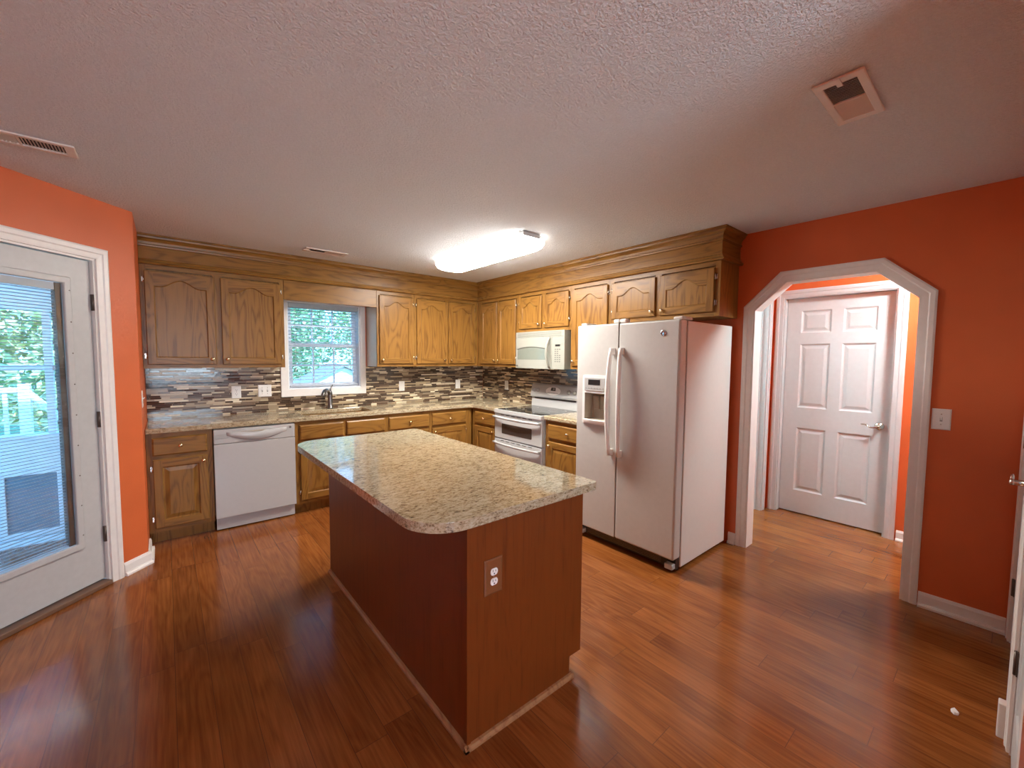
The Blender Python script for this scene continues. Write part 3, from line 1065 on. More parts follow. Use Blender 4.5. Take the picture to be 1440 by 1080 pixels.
g = G(off); g.box(x0 + 0.006, x1 - 0.006, -0.590, -0.57, 0.012, 0.110); g.build('kick_plate', 'white', dw)

# ------------------------------------------------------------------ range
RU0, RU1 = 1.132, 1.893
rg = thing('electric_range', 'white freestanding double-oven range with a black glass top', 'range', RIGHT, (1.512, -0.33, 0))
off = (1.512, -0.33, 0)
g = G(off); g.box(RU0, RU1, -0.620, -0.030, 0.03, 0.872)
for uu in (RU0 + 0.05, RU1 - 0.05):
    for yy in (-0.56, -0.09):
        g.lathe([(0.018, 0), (0.018, 0.031)], (uu, yy, 0), (0, 0, 1), 10)
g.build('body', 'white', rg)
g = G(off); g.plate(rrect(RU0, RU1, -0.668, -0.032, 0.012), [], 0.874, 0.912, 'xy'); g.build('cooktop_frame', 'white', rg, bev=0.006)
g = G(off); g.plate(rrect(RU0 + 0.028, RU1 - 0.028, -0.635, -0.125, 0.01), [], 0.912, 0.9155, 'xy'); ct = g.build('ceramic_top', 'cooktop', rg)
for (bu, by, br) in ((1.30, -0.50, 0.105), (1.72, -0.50, 0.085), (1.31, -0.25, 0.075), (1.71, -0.25, 0.095)):
    g = G(off)
    ro = [(bu + br * math.cos(2 * PI * i / 32), by + br * math.sin(2 * PI * i / 32)) for i in range(32)]
    ri = [(bu + (br - 0.004) * math.cos(2 * PI * i / 32), by + (br - 0.004) * math.sin(2 * PI * i / 32)) for i in range(32)]
    g.plate(ro, [ri], 0.9155, 0.9160, 'xy')
    g.build('burner_ring', 'grey_plastic', ct)
# backguard with a sloping control face
g = G(off)
g.prism([(-0.014, 0.913), (-0.105, 0.913), (-0.098, 0.99), (-0.094, 1.020), (-0.118, 1.026), (-0.124, 1.05), (-0.095, 1.165), (-0.075, 1.182), (-0.014, 1.182)], RU0 + 0.004, RU1 - 0.004, 'x')
bg = g.build('backguard', 'white', rg, bev=0.006)
g = G(off); g.box(RU0 + 0.06, RU1 - 0.06, -0.1042, -0.0965, 1.008, 1.0195); g.build('vent_slot', 'gap', bg)
nrm = Vector((0, -0.115, -0.029)).normalized()      # face slope


def on_slope(u, s_):
    # s_ 0..1 up the control face
    return Vector((u, -0.124 + 0.029 * s_, 1.05 + 0.115 * s_))


sn = Vector((0, -0.115, 0.029)).normalized()
for uu in (RU0 + 0.060, RU0 + 0.125, RU1 - 0.150, RU1 - 0.065):
    g = G(off)
    g.lathe([(0.024, 0.0), (0.022, 0.008), (0.018, 0.010), (0.016, 0.022), (0.002, 0.024)], on_slope(uu, 0.5), sn, 16)
    kb = g.build('burner_knob', 'white', bg)
    g = G(off)
    p = on_slope(uu, 0.5) + sn * 0.0235
    g.box(p.x - 0.0025, p.x + 0.0025, p.y - 0.008, p.y + 0.001, p.z - 0.017, p.z + 0.017)
    g.build('knob_pointer', 'grey_plastic', kb)
g = G(off)
cu = (RU0 + RU1) / 2 - 0.01


def slope_panel(g, outline, lift, m=0):
    a = [on_slope(u, s_) + sn * lift for u, s_ in outline]
    b = [on_slope(u, s_) + sn * (-0.004) for u, s_ in outline]
    g.loft([b, a], True, True, m, False)


el = [(cu + 0.115 * math.cos(2 * PI * i / 28), 0.5 + 0.40 * math.sin(2 * PI * i / 28)) for i in range(28)]
slope_panel(g, el, 0.002); pn = g.build('control_oval', 'plastic', bg)
g = G(off); slope_panel(g, [(cu - 0.038, 0.52), (cu + 0.038, 0.52), (cu + 0.032, 0.84), (cu - 0.032, 0.84)], 0.004); dsp = g.build('clock_display', 'black', pn)
g = G(off); slope_panel(g, [(cu - 0.004, 0.62), (cu + 0.022, 0.62), (cu + 0.022, 0.76), (cu - 0.004, 0.76)], 0.005); g.build('digits', 'grey_plastic', dsp)
g = G(off)
for k in range(9):
    uu = cu - 0.08 + k * 0.02
    slope_panel(g, [(uu - 0.006, 0.27), (uu + 0.006, 0.27), (uu + 0.006, 0.34), (uu - 0.006, 0.34)], 0.0035)
g.build('touch_keys', 'grey_plastic', pn)


def oven_door(name, z0, z1, win, label):
    y0, y1 = -0.656, -0.6215
    g = G(off); g.box(RU0 + 0.003, RU1 - 0.003, y0, y1, z0, z1)
    d = g.build(name, 'white', rg, bev=0.005)
    d['label'] = label
    # bowed handle with standoffs, right under the top edge
    zh = z1 - 0.040
    path = []
    for i in range(13):
        s_ = i / 12
        path.append((RU0 + 0.012 + (RU1 - RU0 - 0.024) * s_, y0 - 0.028 - 0.016 * math.sin(PI * s_), zh - 0.004 * math.sin(PI * s_)))
    g = G(off)
    g.tube(path, 0.0125, 10, 0, 1.2)
    for uu in (RU0 + 0.022, RU1 - 0.022):
        g.box(uu - 0.012, uu + 0.012, y0 - 0.034, y0 + 0.001, zh - 0.012, zh + 0.012)
    g.build('handle', 'white', d)
    g = G(off)
    for k in range(6):
        uu = RU0 + 0.14 + k * 0.09
        g.box(uu - 0.028, uu + 0.028, y0 - 0.0012, y0 + 0.001, z1 - 0.017, z1 - 0.010)
    g.build('vent_slots', 'gap', d)
    if win:
        wu0, wu1, wz0, wz1 = win
        g = G(off); g.plate(rrect(wu0, wu1, wz0, wz1, 0.012), [], y0 - 0.0015, y0 + 0.001); g.build('oven_window', 'ovenglass', d)
    return d


oven_door('upper_oven_door', 0.598, 0.872, (1.262, 1.745, 0.655, 0.765), 'upper oven door with a dark window')
oven_door('lower_oven_door', 0.130, 0.588, None, 'lower oven door without a window')
g = G(off); g.box(RU0 + 0.004, RU1 - 0.004, -0.615, -0.6, 0.032, 0.125); g.build('kick_panel', 'white', rg)

# ------------------------------------------------------------------ over-the-range microwave
MU0, MU1 = 1.152, 1.906
mw = thing('microwave', 'cream over-range microwave under the short cabinet', 'microwave', RIGHT, (1.529, -0.2, 1.362))
off = (1.529, -0.2, 1.362)
g = G(off)
g.box(MU0 + 0.002, MU1, -0.352, -0.012, 1.366, 1.7655)
g.build('casing', 'cream', mw)


def bow(u, amp=0.030):
    s_ = (u - MU0) / (MU1 - MU0)
    return amp * (1 - (2 * s_ - 1) ** 2)


def bowed(g, ua, ub, z0, z1, y0, n=12, lift=0.0, zfun=None, m=0):
    rings = []
    for i in range(n + 1):
        u = ua + (ub - ua) * i / n
        y = y0 - bow(u)
        zz = (zfun(u) if zfun else z1)
        rings.append([(u, -0.353 if lift == 0 else y, z0), (u, y - lift, z0), (u, y - lift, zz), (u, -0.353 if lift == 0 else y, zz)])
    g.loft(rings, True, True, m, False)


YF = -0.368
g = G(off); bowed(g, MU0, MU1, 1.704, 1.7655, YF); tg = g.build('vent_panel', 'cream', mw)
g = G(off)
for k in range(4):
    bowed(g, MU0 + 0.04, MU1 - 0.04, 1.711 + k * 0.0125, 1.7155 + k * 0.0125, YF, lift=0.001)
g.build('vent_louvres', 'mw_grey', tg)
g = G(off); bowed(g, MU0, 1.748, 1.366, 1.702, YF); md = g.build('door', 'cream', mw)
g = G(off); bowed(g, 1.190, 1.672, 1.462, 1.56, YF, lift=0.0015, zfun=lambda u: 1.572 + 0.024 * (1 - ((u - 1.431) / 0.241) ** 2)); wn2 = g.build('door_window', 'mwglass', md)
g = G(off)
rings = []
for i in range(15):
    u = 1.190 + 0.482 * i / 14
    zz = 1.572 + 0.024 * (1 - ((u - 1.431) / 0.241) ** 2)
    y = YF - bow(u)
    rings.append([(u, y - 0.001, zz), (u, y - 0.004, zz), (u, y - 0.004, zz + 0.010), (u, y - 0.001, zz + 0.010)])
g.loft(rings); g.build('window_brow', 'mw_grey', md)
g = G(off)
path = []
for i in range(11):
    s_ = i / 10
    path.append((1.722 - 0.012 * math.sin(PI * s_), YF - bow(1.72) - 0.006 - 0.038 * math.sin(PI * s_) ** 0.7, 1.375 + 0.315 * s_))
g.tube(path, [0.010 + 0.004 * math.sin(PI * i / 10) for i in range(11)], 10, 0, 1.0)
g.build('handle', 'cream', md)
g = G(off); bowed(g, 1.751, MU1, 1.366, 1.702, YF); cpn = g.build('control_panel', 'cream', mw)
g = G(off); bowed(g, 1.792, 1.852, 1.600, 1.620, YF, n=4, lift=0.0015); g.build('clock_display', 'black', cpn)
g = G(off)
for r_ in range(7):
    for c_ in range(3):
        u = 1.785 + c_ * 0.027
        z = 1.575 - r_ * 0.021
        if r_ in (1, 2) and c_ == 2: continue
        bowed(g, u, u + 0.018, z - 0.010, z, YF, n=1, lift=0.0008)
g.build('key_pad', 'mw_grey', cpn)
g = G(off); y = YF - bow(1.185); g.lathe([(0.011, 0), (0.011, 0.002), (0.009, 0.003)], (1.186, y, 1.393), (0, -1, 0), 16); lg = g.build('badge', 'steel', md)
g = G(off); g.box(MU0 + 0.03, MU1 - 0.03, -0.340, -0.03, 1.3635, 1.366); g.build('underside_filter', 'grey_plastic', mw)

# ------------------------------------------------------------------ refrigerator
FU0, FU1, FS = 2.508, 3.394, 2.909
fr = thing('refrigerator', 'white side-by-side refrigerator with an ice dispenser beside the arch', 'refrigerator', RIGHT, (2.95, -0.4, 0))
off = (2.95, -0.4, 0)
g = G(off); g.box(FU0 + 0.004, FU1 - 0.002, -0.752, -0.065, 0.028, 1.736); g.build('cabinet_box', 'fridge_side', fr, bev=0.004)
g = G(off); g.box(FU0 + 0.01, FU1 - 0.01, -0.765, -0.753, 0.10, 1.735); g.build('door_gasket', 'gap', fr)
DY0, DY1 = -0.858, -0.766
disp = (2.578, 2.826, 0.958, 1.345)
g = G(off); g.plate(rect(FU0, FS - 0.003, 0.102, 1.742), [rect(disp[0] + 0.01, disp[1] - 0.01, disp[2] + 0.01, disp[3] - 0.01)], DY0, DY1)
dl = g.build('freezer_door', 'fridge', fr, bev=0.010, seg=3)
g = G(off); g.box(FS + 0.003, FU1, DY0, DY1, 0.102, 1.742); dr = g.build('fridge_door', 'fridge', fr, bev=0.014, seg=3)


def fridge_handle(d, u, tilt):
    g = G(off)
    path = []
    n = 16
    for i in range(n + 1):
        s_ = i / n
        k = math.sin(PI * s_)
        path.append((u + tilt * 0.010 * k, DY0 - 0.030 - 0.030 * k ** 0.7, 0.745 + 0.81 * s_))
    g.tube(path, [0.0145 + 0.003 * math.sin(PI * i / n) for i in range(n + 1)], 12)
    g.box(u - 0.013, u + 0.013, DY0 - 0.034, DY0 + 0.001, 0.742, 0.790)
    g.box(u - 0.013, u + 0.013, DY0 - 0.034, DY0 + 0.001, 1.510, 1.558)
    g.build('handle', 'plastic', d)


fridge_handle(dl, 2.868, -1)
fridge_handle(dr, 2.950, 1)
# dispenser
g = G(off)
hole = rect(disp[0] + 0.024, disp[1] - 0.024, 0.992, 1.205)
g.plate(rrect(*disp, 0.012), [hole], DY0 - 0.010, DY0 + 0.001)
dp = g.build('dispenser', 'plastic', dl, bev=0.003)
g = G(off)
a0, a1, b0, b1 = disp[0] + 0.024, disp[1] - 0.024, 0.992, 1.205
yb = DY1 - 0.012
g.loft([[(a0, DY0 - 0.008, b0), (a1, DY0 - 0.008, b0), (a1, DY0 - 0.008, b1), (a0, DY0 - 0.008, b1)],
        [(a0 + 0.012, yb, b0 + 0.004), (a1 - 0.012, yb, b0 + 0.004), (a1 - 0.012, yb, b1 - 0.02), (a0 + 0.012, yb, b1 - 0.02)]], True, False, 0, False)
g.face([(a0 + 0.012, yb, b0 + 0.004), (a1 - 0.012, yb, b0 + 0.004), (a1 - 0.012, yb, b1 - 0.02), (a0 + 0.012, yb, b1 - 0.02)])
g.build('cavity', 'taupe', dp)
g = G(off)
for uu in (2.665, 2.735):
    g.prism([(yb + 0.0, 1.185), (yb - 0.030, 1.178), (yb - 0.020, 1.075), (yb - 0.008, 1.070)], uu - 0.022, uu + 0.022, 'x')
g.build('paddles', 'taupe', dp)
g = G(off); g.box(2.600, 2.804, DY0 - 0.014, DY0 - 0.009, 1.222, 1.326); pnl = g.build('control_panel', 'white', dp, bev=0.002)
g = G(off); g.box(2.640, 2.756, DY0 - 0.0155, DY0 - 0.013, 1.270, 1.312); g.build('display', 'black', pnl)
g = G(off)
for k in range(7):
    g.box(2.612 + k * 0.028, 2.626 + k * 0.028, DY0 - 0.0150, DY0 - 0.013, 1.238, 1.248)
g.build('touch_keys', 'grey_plastic', pnl)
g = G(off)
rings = []
for i in range(9):
    u = disp[0] + 0.014 + (disp[1] - disp[0] - 0.028) * i / 8
    k = math.sin(PI * i / 8)
    rings.append([(u, DY0 - 0.009, 0.972), (u, DY0 - 0.012 - 0.014 * k, 0.972), (u, DY0 - 0.014 - 0.016 * k, 0.990), (u, DY0 - 0.009, 0.994)])
g.loft(rings, True, True, 0, False); g.build('drip_lip', 'plastic', dp)
g = G(off)
g.lathe([(0.0215, 0), (0.0215, 0.003), (0.0175, 0.0045), (0.0005, 0.0046)], (3.272, DY0, 1.655), (0, -1, 0), 24)
bdg = g.build('badge', 'chrome', dr)
g = G(off)
ro = [(3.272 + 0.0155 * math.cos(2 * PI * i / 24), 1.655 + 0.0155 * math.sin(2 * PI * i / 24)) for i in range(24)]
ri = [(3.272 + 0.0130 * math.cos(2 * PI * i / 24), 1.655 + 0.0130 * math.sin(2 * PI * i / 24)) for i in range(24)]
g.plate(ro, [ri], DY0 - 0.0052, DY0 - 0.0044)
g.tube([(3.264, DY0 - 0.005, 1.650), (3.262, DY0 - 0.005, 1.659), (3.268, DY0 - 0.005, 1.662), (3.270, DY0 - 0.005, 1.654), (3.275, DY0 - 0.005, 1.649), (3.281, DY0 - 0.005, 1.652), (3.279, DY0 - 0.005, 1.660), (3.274, DY0 - 0.005, 1.659)], 0.0010, 6)
g.build('monogram', 'black', bdg)
# hinge covers on top, grille and foot below
for (a, b) in ((FU0 + 0.004, FU0 + 0.06), (FU1 - 0.075, FU1 - 0.006), (FS - 0.055, FS - 0.004), (FS + 0.004, FS + 0.055)):
    g = G(off)
    hh = 0.030 if abs((a + b) / 2 - FS) > 0.1 else 0.042
    y0_, y1_ = (-0.82, -0.68) if hh == 0.030 else (-0.85, -0.79)
    g.box(a, b, y0_, y1_, 1.7425, 1.742 + hh * 0.75)
    g.build('hinge_cover', 'fridge_side', fr, bev=0.008)
g = G(off); g.box(FU0 + 0.01, FU1 - 0.012, -0.800, -0.753, 0.022, 0.098)
gr = g.build('toe_grille', 'black', fr)
g = G(off)
for k in range(5):
    g.box(FU0 + 0.06, FU1 - 0.12, -0.8035, -0.7995, 0.036 + k * 0.011, 0.040 + k * 0.011)
g.build('grille_bars', 'steel', gr)
for uu in (FU0 + 0.05, FU1 - 0.045):
    g = G(off); g.box(uu - 0.030, uu + 0.030, -0.842, -0.795, 0.026, 0.064); ft = g.build('roller_cover', 'white', fr, bev=0.006)
for uu in (FU0 + 0.05, FU1 - 0.045):
    for yy in (-0.74, -0.10):
        g = G(off); g.lathe([(0.02, 0.0), (0.02, 0.029)], (uu, yy, 0), (0, 0, 1), 12); g.build('leveling_foot', 'black', fr)

# ------------------------------------------------------------------ island
IX0, IX1, IY0, IY1 = -2.637, -1.997, -3.555, -1.871
isl = thing('kitchen_island', 'oak-panelled kitchen island base with an outlet in its near end', 'island', WORLD, (-2.32, -2.7, 0))
off = (-2.32, -2.7, 0)
g = G(off)
prof = [(IX0, 0.0), (IX1 - 0.075, 0.0), (IX1 - 0.075, 0.10), (IX1, 0.10), (IX1, 0.876), (IX0, 0.876)]
g.prism(prof, IY0, IY1, 'y')
g.build('body', ['veneer'], isl)
g = G(off)
g.prism([(IX0 - 0.0005, 0), (IX0 - 0.016, 0), (IX0 - 0.016, 0.010), (IX0 - 0.010, 0.019), (IX0 - 0.0005, 0.021)], IY0 - 0.016, IY1, 'y')
g.build('shoe_moulding', 'shoe', isl)
g = G(off)
g.prism([(IY0 - 0.0005, 0), (IY0 - 0.016, 0), (IY0 - 0.016, 0.010), (IY0 - 0.010, 0.019), (IY0 - 0.0005, 0.021)], IX0 - 0.016, IX1 - 0.06, 'x')
g.build('shoe_moulding', 'shoe', isl)
g = G(off)
g.prism([(IX0 - 0.004, IY0 - 0.004), (IX0 + 0.014, IY0 - 0.004), (IX0 + 0.014, IY0 - 0.0005), (IX0 - 0.0005, IY0 - 0.0005), (IX0 - 0.0005, IY0 + 0.014), (IX0 - 0.004, IY0 + 0.014)], 0.021, 0.8755, 'z')
g.build('corner_bead', 'veneer', isl)
ISF = Fr((IX1, 0, 0), PI / 2)      # the cooking side of the island, facing the refrigerator
for k in range(3):
    ua = IY0 + 0.04 + k * 0.545
    ub = ua + 0.515
    g = G((0, 0, 0))
    door_mesh(g, ua, ub, 0.135, 0.672, -0.001, raised=True)
    for v in g.bm.verts:
        v.co = Vector(ISF.pt(*v.co)) - Vector(off)
    d = g.build('door', ['oak_v', 'oak_y'], isl)
    g = G()
    c = 0.010; za, zb = 0.702, 0.84
    frq = [(ua + c, -0.020, za + c), (ub - c, -0.020, za + c), (ub - c, -0.020, zb - c), (ua + c, -0.020, zb - c)]
    bk = [(ua, -0.001, za), (ub, -0.001, za), (ub, -0.001, zb), (ua, -0.001, zb)]
    g.loft([bk, frq], True, True, 0, False)
    for v in g.bm.verts:
        v.co = Vector(ISF.pt(*v.co)) - Vector(off)
    g.build('drawer', ['oak_y'], isl)
# granite top, rounded at the seating side
def fillet(cx, cy, r, a0, a1, n=10):
    return [(cx + r * math.cos(a0 + (a1 - a0) * i / n), cy + r * math.sin(a0 + (a1 - a0) * i / n)) for i in range(n + 1)]


TX0, TX1, TY0, TY1 = -2.838, -1.953, -3.606, -1.800
out = fillet(TX0 + 0.17, TY0 + 0.17, 0.17, PI, 1.5 * PI) + fillet(TX1 - 0.02, TY0 + 0.02, 0.02, 1.5 * PI, 2 * PI, 4) \
    + fillet(TX1 - 0.02, TY1 - 0.02, 0.02, 0, PI / 2, 4) + fillet(TX0 + 0.15, TY1 - 0.15, 0.15, PI / 2, PI)
g = G((-2.39, -2.7, CT0))
g.plate(out, [], CT0, 0.914, 'xy')
tag(g.build('island_countertop', 'granite', bev=0.009, seg=3), 'thick polished granite slab on the island with two rounded corners', 'countertop')
# island outlet
wall_plate(Fr((0, IY0, 0), 0), -2.519, 0.638, 0.0, 'brown duplex outlet with white sockets on the island end', 'duplex', w=0.086, h=0.140, mat='brown_plastic')

# ------------------------------------------------------------------ ceiling lamp and vents
lt = thing('ceiling_light', 'long white fluorescent ceiling light, glowing over the cooking aisle', 'ceiling light', WORLD, (-1.25, -1.79, CEIL))
off = (-1.25, -1.79, CEIL)
LX0, LX1, LY0, LY1 = -1.405, -1.095, -2.385, -1.105
g = G(off)
rings = []
for ins, z, r in ((0.012, CEIL - 0.022, 0.05), (0.0, CEIL - 0.028, 0.06), (0.0, CEIL - 0.058, 0.06), (0.010, CEIL - 0.082, 0.07), (0.034, CEIL - 0.100, 0.08), (0.07, CEIL - 0.108, 0.08), (0.11, CEIL - 0.110, 0.045)):
    rings.append([(x, y, z) for x, y in rrect(LX0 + ins, LX1 - ins, LY0 + ins, LY1 - ins, r, 6)])
g.loft(rings, True, True, 0, True)
for f_ in g.bm.faces:
    f_.material_index = 1 if min(v.co.z for v in f_.verts) > -0.085 else 0
g.build('diffuser', ['lens', 'lens_side'], lt)
g = G(off); g.box(LX0 + 0.03, LX1 - 0.03, LY0 + 0.02, LY1 - 0.02, CEIL - 0.021, CEIL - 0.001); g.build('base_pan', 'white', lt)
g = G(off); g.box(LX0 + 0.05, LX1 - 0.09, LY0 - 0.006, LY0 + 0.012, CEIL - 0.034, CEIL - 0.004); g.build('end_clip', 'white', lt)


def ceiling_vent(cx, cy, label):
    L, W = 0.362, 0.146
    t = thing('ceiling_vent', label, 'vent', WORLD, (cx, cy, CEIL), 'ceiling registers')
    off = (cx, cy, CEIL)
    g = G(off)
    hs = [rect(cx - L / 2 + 0.038, cx - 0.005, cy - W / 2 + 0.027, cy + W / 2 - 0.027), rect(cx + 0.005, cx + L / 2 - 0.038, cy - W / 2 + 0.027, cy + W / 2 - 0.027)]
    g.plate(rect(cx - L / 2, cx + L / 2, cy - W / 2, cy + W / 2), hs, CEIL - 0.011, CEIL - 0.002, 'xy')
    fr_ = g.build('frame', 'vent', t, bev=0.004)
    g = G(off); g.box(cx - L / 2 + 0.03, cx + L / 2 - 0.03, cy - W / 2 + 0.02, cy + W / 2 - 0.02, CEIL - 0.0018, CEIL - 0.0004); g.build('duct', 'void', t)
    for k, (a, b, s_) in enumerate(((cx - L / 2 + 0.040, cx - 0.007, 1), (cx + 0.007, cx + L / 2 - 0.040, -1))):
        g = G(off)
        n = 12
        for i in range(n):
            x = a + (b - a) * (i + 0.5) / n
            dx = 0.0042 * s_
            y0, y1 = cy - W / 2 + 0.026, cy + W / 2 - 0.026
            p = [(x - dx - 0.0004, CEIL - 0.0105), (x - dx + 0.0004, CEIL - 0.0105), (x + dx + 0.0004, CEIL - 0.0025), (x + dx - 0.0004, CEIL - 0.0025)]
            g.prism(p, y0, y1, 'y')
        g.build('louvre_bank', 'vent', t)
    g = G(off); g.box(cx - L / 2 - 0.006, cx - L / 2 + 0.05, cy - 0.008, cy + 0.008, CEIL - 0.015, CEIL - 0.0112); g.build('damper_lever', 'vent', t)
    return t


ceiling_vent(-1.499, -4.362, 'ceiling vent out in front of the arched doorway, largest in view')
ceiling_vent(-3.932, -1.895, 'ceiling vent close to the patio door wall')
ceiling_vent(-2.299, -0.714, 'ceiling vent above the sink next to the oak bulkhead')

# ------------------------------------------------------------------ kitchen window
wi = structure('window_1', BACK, (-2.115, 0, 1.135))
off = (-2.115, 0, 1.135)
x0, x1, z0, z1 = WIN
g = G(off)
g.plate(rect(-2.559, -1.682, 1.057, 2.115), [rect(x0 + 0.001, x1 - 0.001, z0 + 0.001, z1 - 0.001)], -0.024, -0.0005)
g.build('window_casing', 'trim', wi, bev=0.005)
g = G(off)
t_ = 0.012
g.plate(rect(x0 + 0.0005, x1 - 0.0005, z0 + 0.0005, z1 - 0.0005), [rect(x0 + t_, x1 - t_, z0 + t_, z1 - t_)], -0.004, 0.137)
g.build('window_jamb', 'vinyl', wi)
zm = (z0 + z1) / 2 + 0.01


def sash(name, za, zb, y0, y1, cols=3, rows=2, fw=0.045):
    xa, xb = x0 + 0.013, x1 - 0.013
    g = G(off)
    holes = []
    iw = (xb - xa - 2 * fw); ih = (zb - za - 2 * fw)
    mb = 0.016
    cw = (iw - mb * (cols - 1)) / cols; rh = (ih - mb * (rows - 1)) / rows
    for i in range(cols):
        for j in range(rows):
            a = xa + fw + i * (cw + mb); b = za + fw + j * (rh + mb)
            holes.append(rect(a, a + cw, b, b + rh))
    g.plate(rect(xa, xb, za, zb), holes, y0, y1)
    s_ = g.build(name, 'vinyl', wi, bev=0.002)
    g = G(off); ym = (y0 + y1) / 2
    g.box(xa + fw - 0.004, xb - fw + 0.004, ym - 0.002, ym + 0.002, za + fw - 0.004, zb - fw + 0.004)
    g.build('pane', 'glass', s_)


sash('upper_sash', zm - 0.022, z1 - 0.013, 0.100, 0.125)
sash('lower_sash', z0 + 0.013, zm + 0.022, 0.070, 0.095)
bl = thing('window_blind', 'white horizontal slat blind hanging open inside the kitchen window', 'blind', BACK, (-2.115, 0.035, 2.03))
off = (-2.115, 0.035, 2.03)
bx0, bx1 = x0 + 0.018, x1 - 0.018
g = G(off); g.box(bx0, bx1, 0.006, 0.060, z1 - 0.058, z1 - 0.014); g.build('headrail', 'slat', bl, bev=0.003)
pitch = 0.0365
zz = z1 - 0.085
g = G(off)
ns = 0
while zz > z0 + 0.06:
    tl = 0.07
    pr = []
    for k in range(7):
        s_ = k / 6
        yy = 0.010 + 0.046 * s_
        pr.append((yy, zz + 0.004 * math.sin(PI * s_) + tl * (0.033 - yy)))
    pr2 = [(y, z - 0.0022) for y, z in reversed(pr)]
    g.prism(pr + pr2, bx0 + 0.004, bx1 - 0.004, 'x')
    zz -= pitch
    ns += 1
g.build('slats', 'slat', bl)
g = G(off); g.box(bx0 + 0.003, bx1 - 0.003, 0.010, 0.056, z0 + 0.020, z0 + 0.038); g.build('bottom_rail', 'slat', bl, bev=0.002)
for uu in (bx0 + 0.10, (bx0 + bx1) / 2, bx1 - 0.10):
    g = G(off)
    for yy in (0.008, 0.058):
        g.tube([(uu, yy, z0 + 0.03), (uu, yy, z1 - 0.055)], 0.0009, 5)
    g.build('ladder_cord', 'slat', bl)
g = G(off); g.tube([(bx0 + 0.055, 0.001, z1 - 0.06), (bx0 + 0.056, 0.0, 1.36)], 0.0025, 6); g.lathe([(0.006, 0), (0.007, -0.03), (0.003, -0.04)], (bx0 + 0.056, 0.0, 1.36), (0, 0, 1), 8)
g.build('tilt_wand', 'slat', bl)

# ------------------------------------------------------------------ patio door in the 45 degree wall
pd = structure('door_1', BAY, (-0.73, 0, 0))
off = (-0.73, 0, 0)
g = G(off); casing(g, [(DU0 + 0.006, 0.0), (DU0 + 0.006, 2.069), (DU1 - 0.006, 2.069), (DU1 - 0.006, 0.0)], 0.068, 0.020); g.build('casing', 'trim', pd)
g = G(off)
g.plate([(DU0 + 0.001, 0), (DU0 + 0.001, 2.074), (DU1 - 0.001, 2.074), (DU1 - 0.001, 0), (DU1 - 0.018, 0), (DU1 - 0.018, 2.057), (DU0 + 0.018, 2.057), (DU0 + 0.018, 0)], [], 0.0, 0.12)
g.build('jamb', 'trim', pd)
g = G(off); g.box(DU0 + 0.019, DU1 - 0.019, -0.025, 0.12, 0.0005, 0.030); g.build('threshold', 'threshold', pd, bev=0.006)
SU0, SU1, SZ0, SZ1 = DU0 + 0.022, DU1 - 0.022, 0.040, 2.052
LU0, LU1, LZ0, LZ1 = SU0 + 0.135, SU1 - 0.140, 0.315, 1.905
g = G(off)
g.plate(rect(SU0, SU1, SZ0, SZ1), [rect(LU0, LU1, LZ0, LZ1)], 0.022, 0.066)
g.build('slab', 'patio', pd, bev=0.002)
g = G(off)
g.plate(rect(LU0 - 0.028, LU1 + 0.028, LZ0 - 0.028, LZ1 + 0.028), [rect(LU0 + 0.012, LU1 - 0.012, LZ0 + 0.012, LZ1 - 0.012)], 0.008, 0.030)
lf = g.build('lite_frame', 'patio', pd, bev=0.006)
g = G(off)
for k in range(9):
    zz = LZ0 + 0.06 + k * 0.185
    for uu in (LU0 - 0.016, LU1 + 0.016):
        g.lathe([(0.004, 0), (0.004, 0.0005), (0.002, 0.001)], (uu, 0.008, zz), (0, -1, 0), 8)
g.build('screws', 'bronze', lf)
g = G(off); g.box(LU0 + 0.010, LU1 - 0.010, 0.0215, 0.0245, LZ0 + 0.010, LZ1 - 0.010); g.build('glass_pane', 'glass', pd)
g = G(off); g.box(LU0 + 0.010, LU1 - 0.010, 0.056, 0.059, LZ0 + 0.010, LZ1 - 0.010); g.build('glass_pane', 'glass', pd)
for zz in (1.80, 1.07, 0.33):
    g = G(off)
    g.tube([(SU1 + 0.002, 0.010, zz - 0.05), (SU1 + 0.002, 0.010, zz + 0.05)], 0.008, 10)
    g.box(SU1 - 0.004, SU1 + 0.010, 0.008, 0.020, zz - 0.05, zz + 0.05)
    g.build('hinge', 'bronze', pd)
g = G(off); g.lathe([(0.030, 0), (0.030, 0.006), (0.012, 0.010), (0.012, 0.04), (0.027, 0.048), (0.029, 0.062), (0.018, 0.074), (0.001, 0.076)], (SU0 + 0.07, 0.022, 0.98), (0, -1, 0), 18); g.build('door_knob', 'nickel', pd)
db = thing('door_blind', 'mini blind sealed between the panes of the patio door', 'blind', BAY, (-0.73, 0.04, 1.88))
off = (-0.73, 0.04, 1.88)
g = G(off); g.box(LU0 + 0.014, LU1 - 0.044, 0.030, 0.052, LZ1 - 0.055, LZ1 - 0.014); g.build('headrail', 'patio', db)
g = G(off)
zz = LZ1 - 0.062
while zz > LZ0 + 0.03:
    pr = []
    for k in range(5):
        s_ = k / 4
        yy = 0.0325 + 0.017 * s_
        pr.append((yy, zz + 0.0018 * math.sin(PI * s_) - 0.10 * (yy - 0.041)))
    pr2 = [(y, z - 0.0010) for y, z in reversed(pr)]
    g.prism(pr + pr2, LU0 + 0.018, LU1 - 0.045, 'x')
    zz -= 0.0180
g.build('slats', 'slat', db)
g = G(off); g.box(LU1 - 0.043, LU1 - 0.0125, 0.026, 0.054, LZ0 + 0.013, LZ1 - 0.013); g.build('side_channel', 'channel', db)
g = G(off); g.box(LU0 + 0.018, LU1 - 0.045, 0.032, 0.050, LZ0 + 0.012, LZ0 + 0.022); g.build('bottom_rail', 'slat', db)


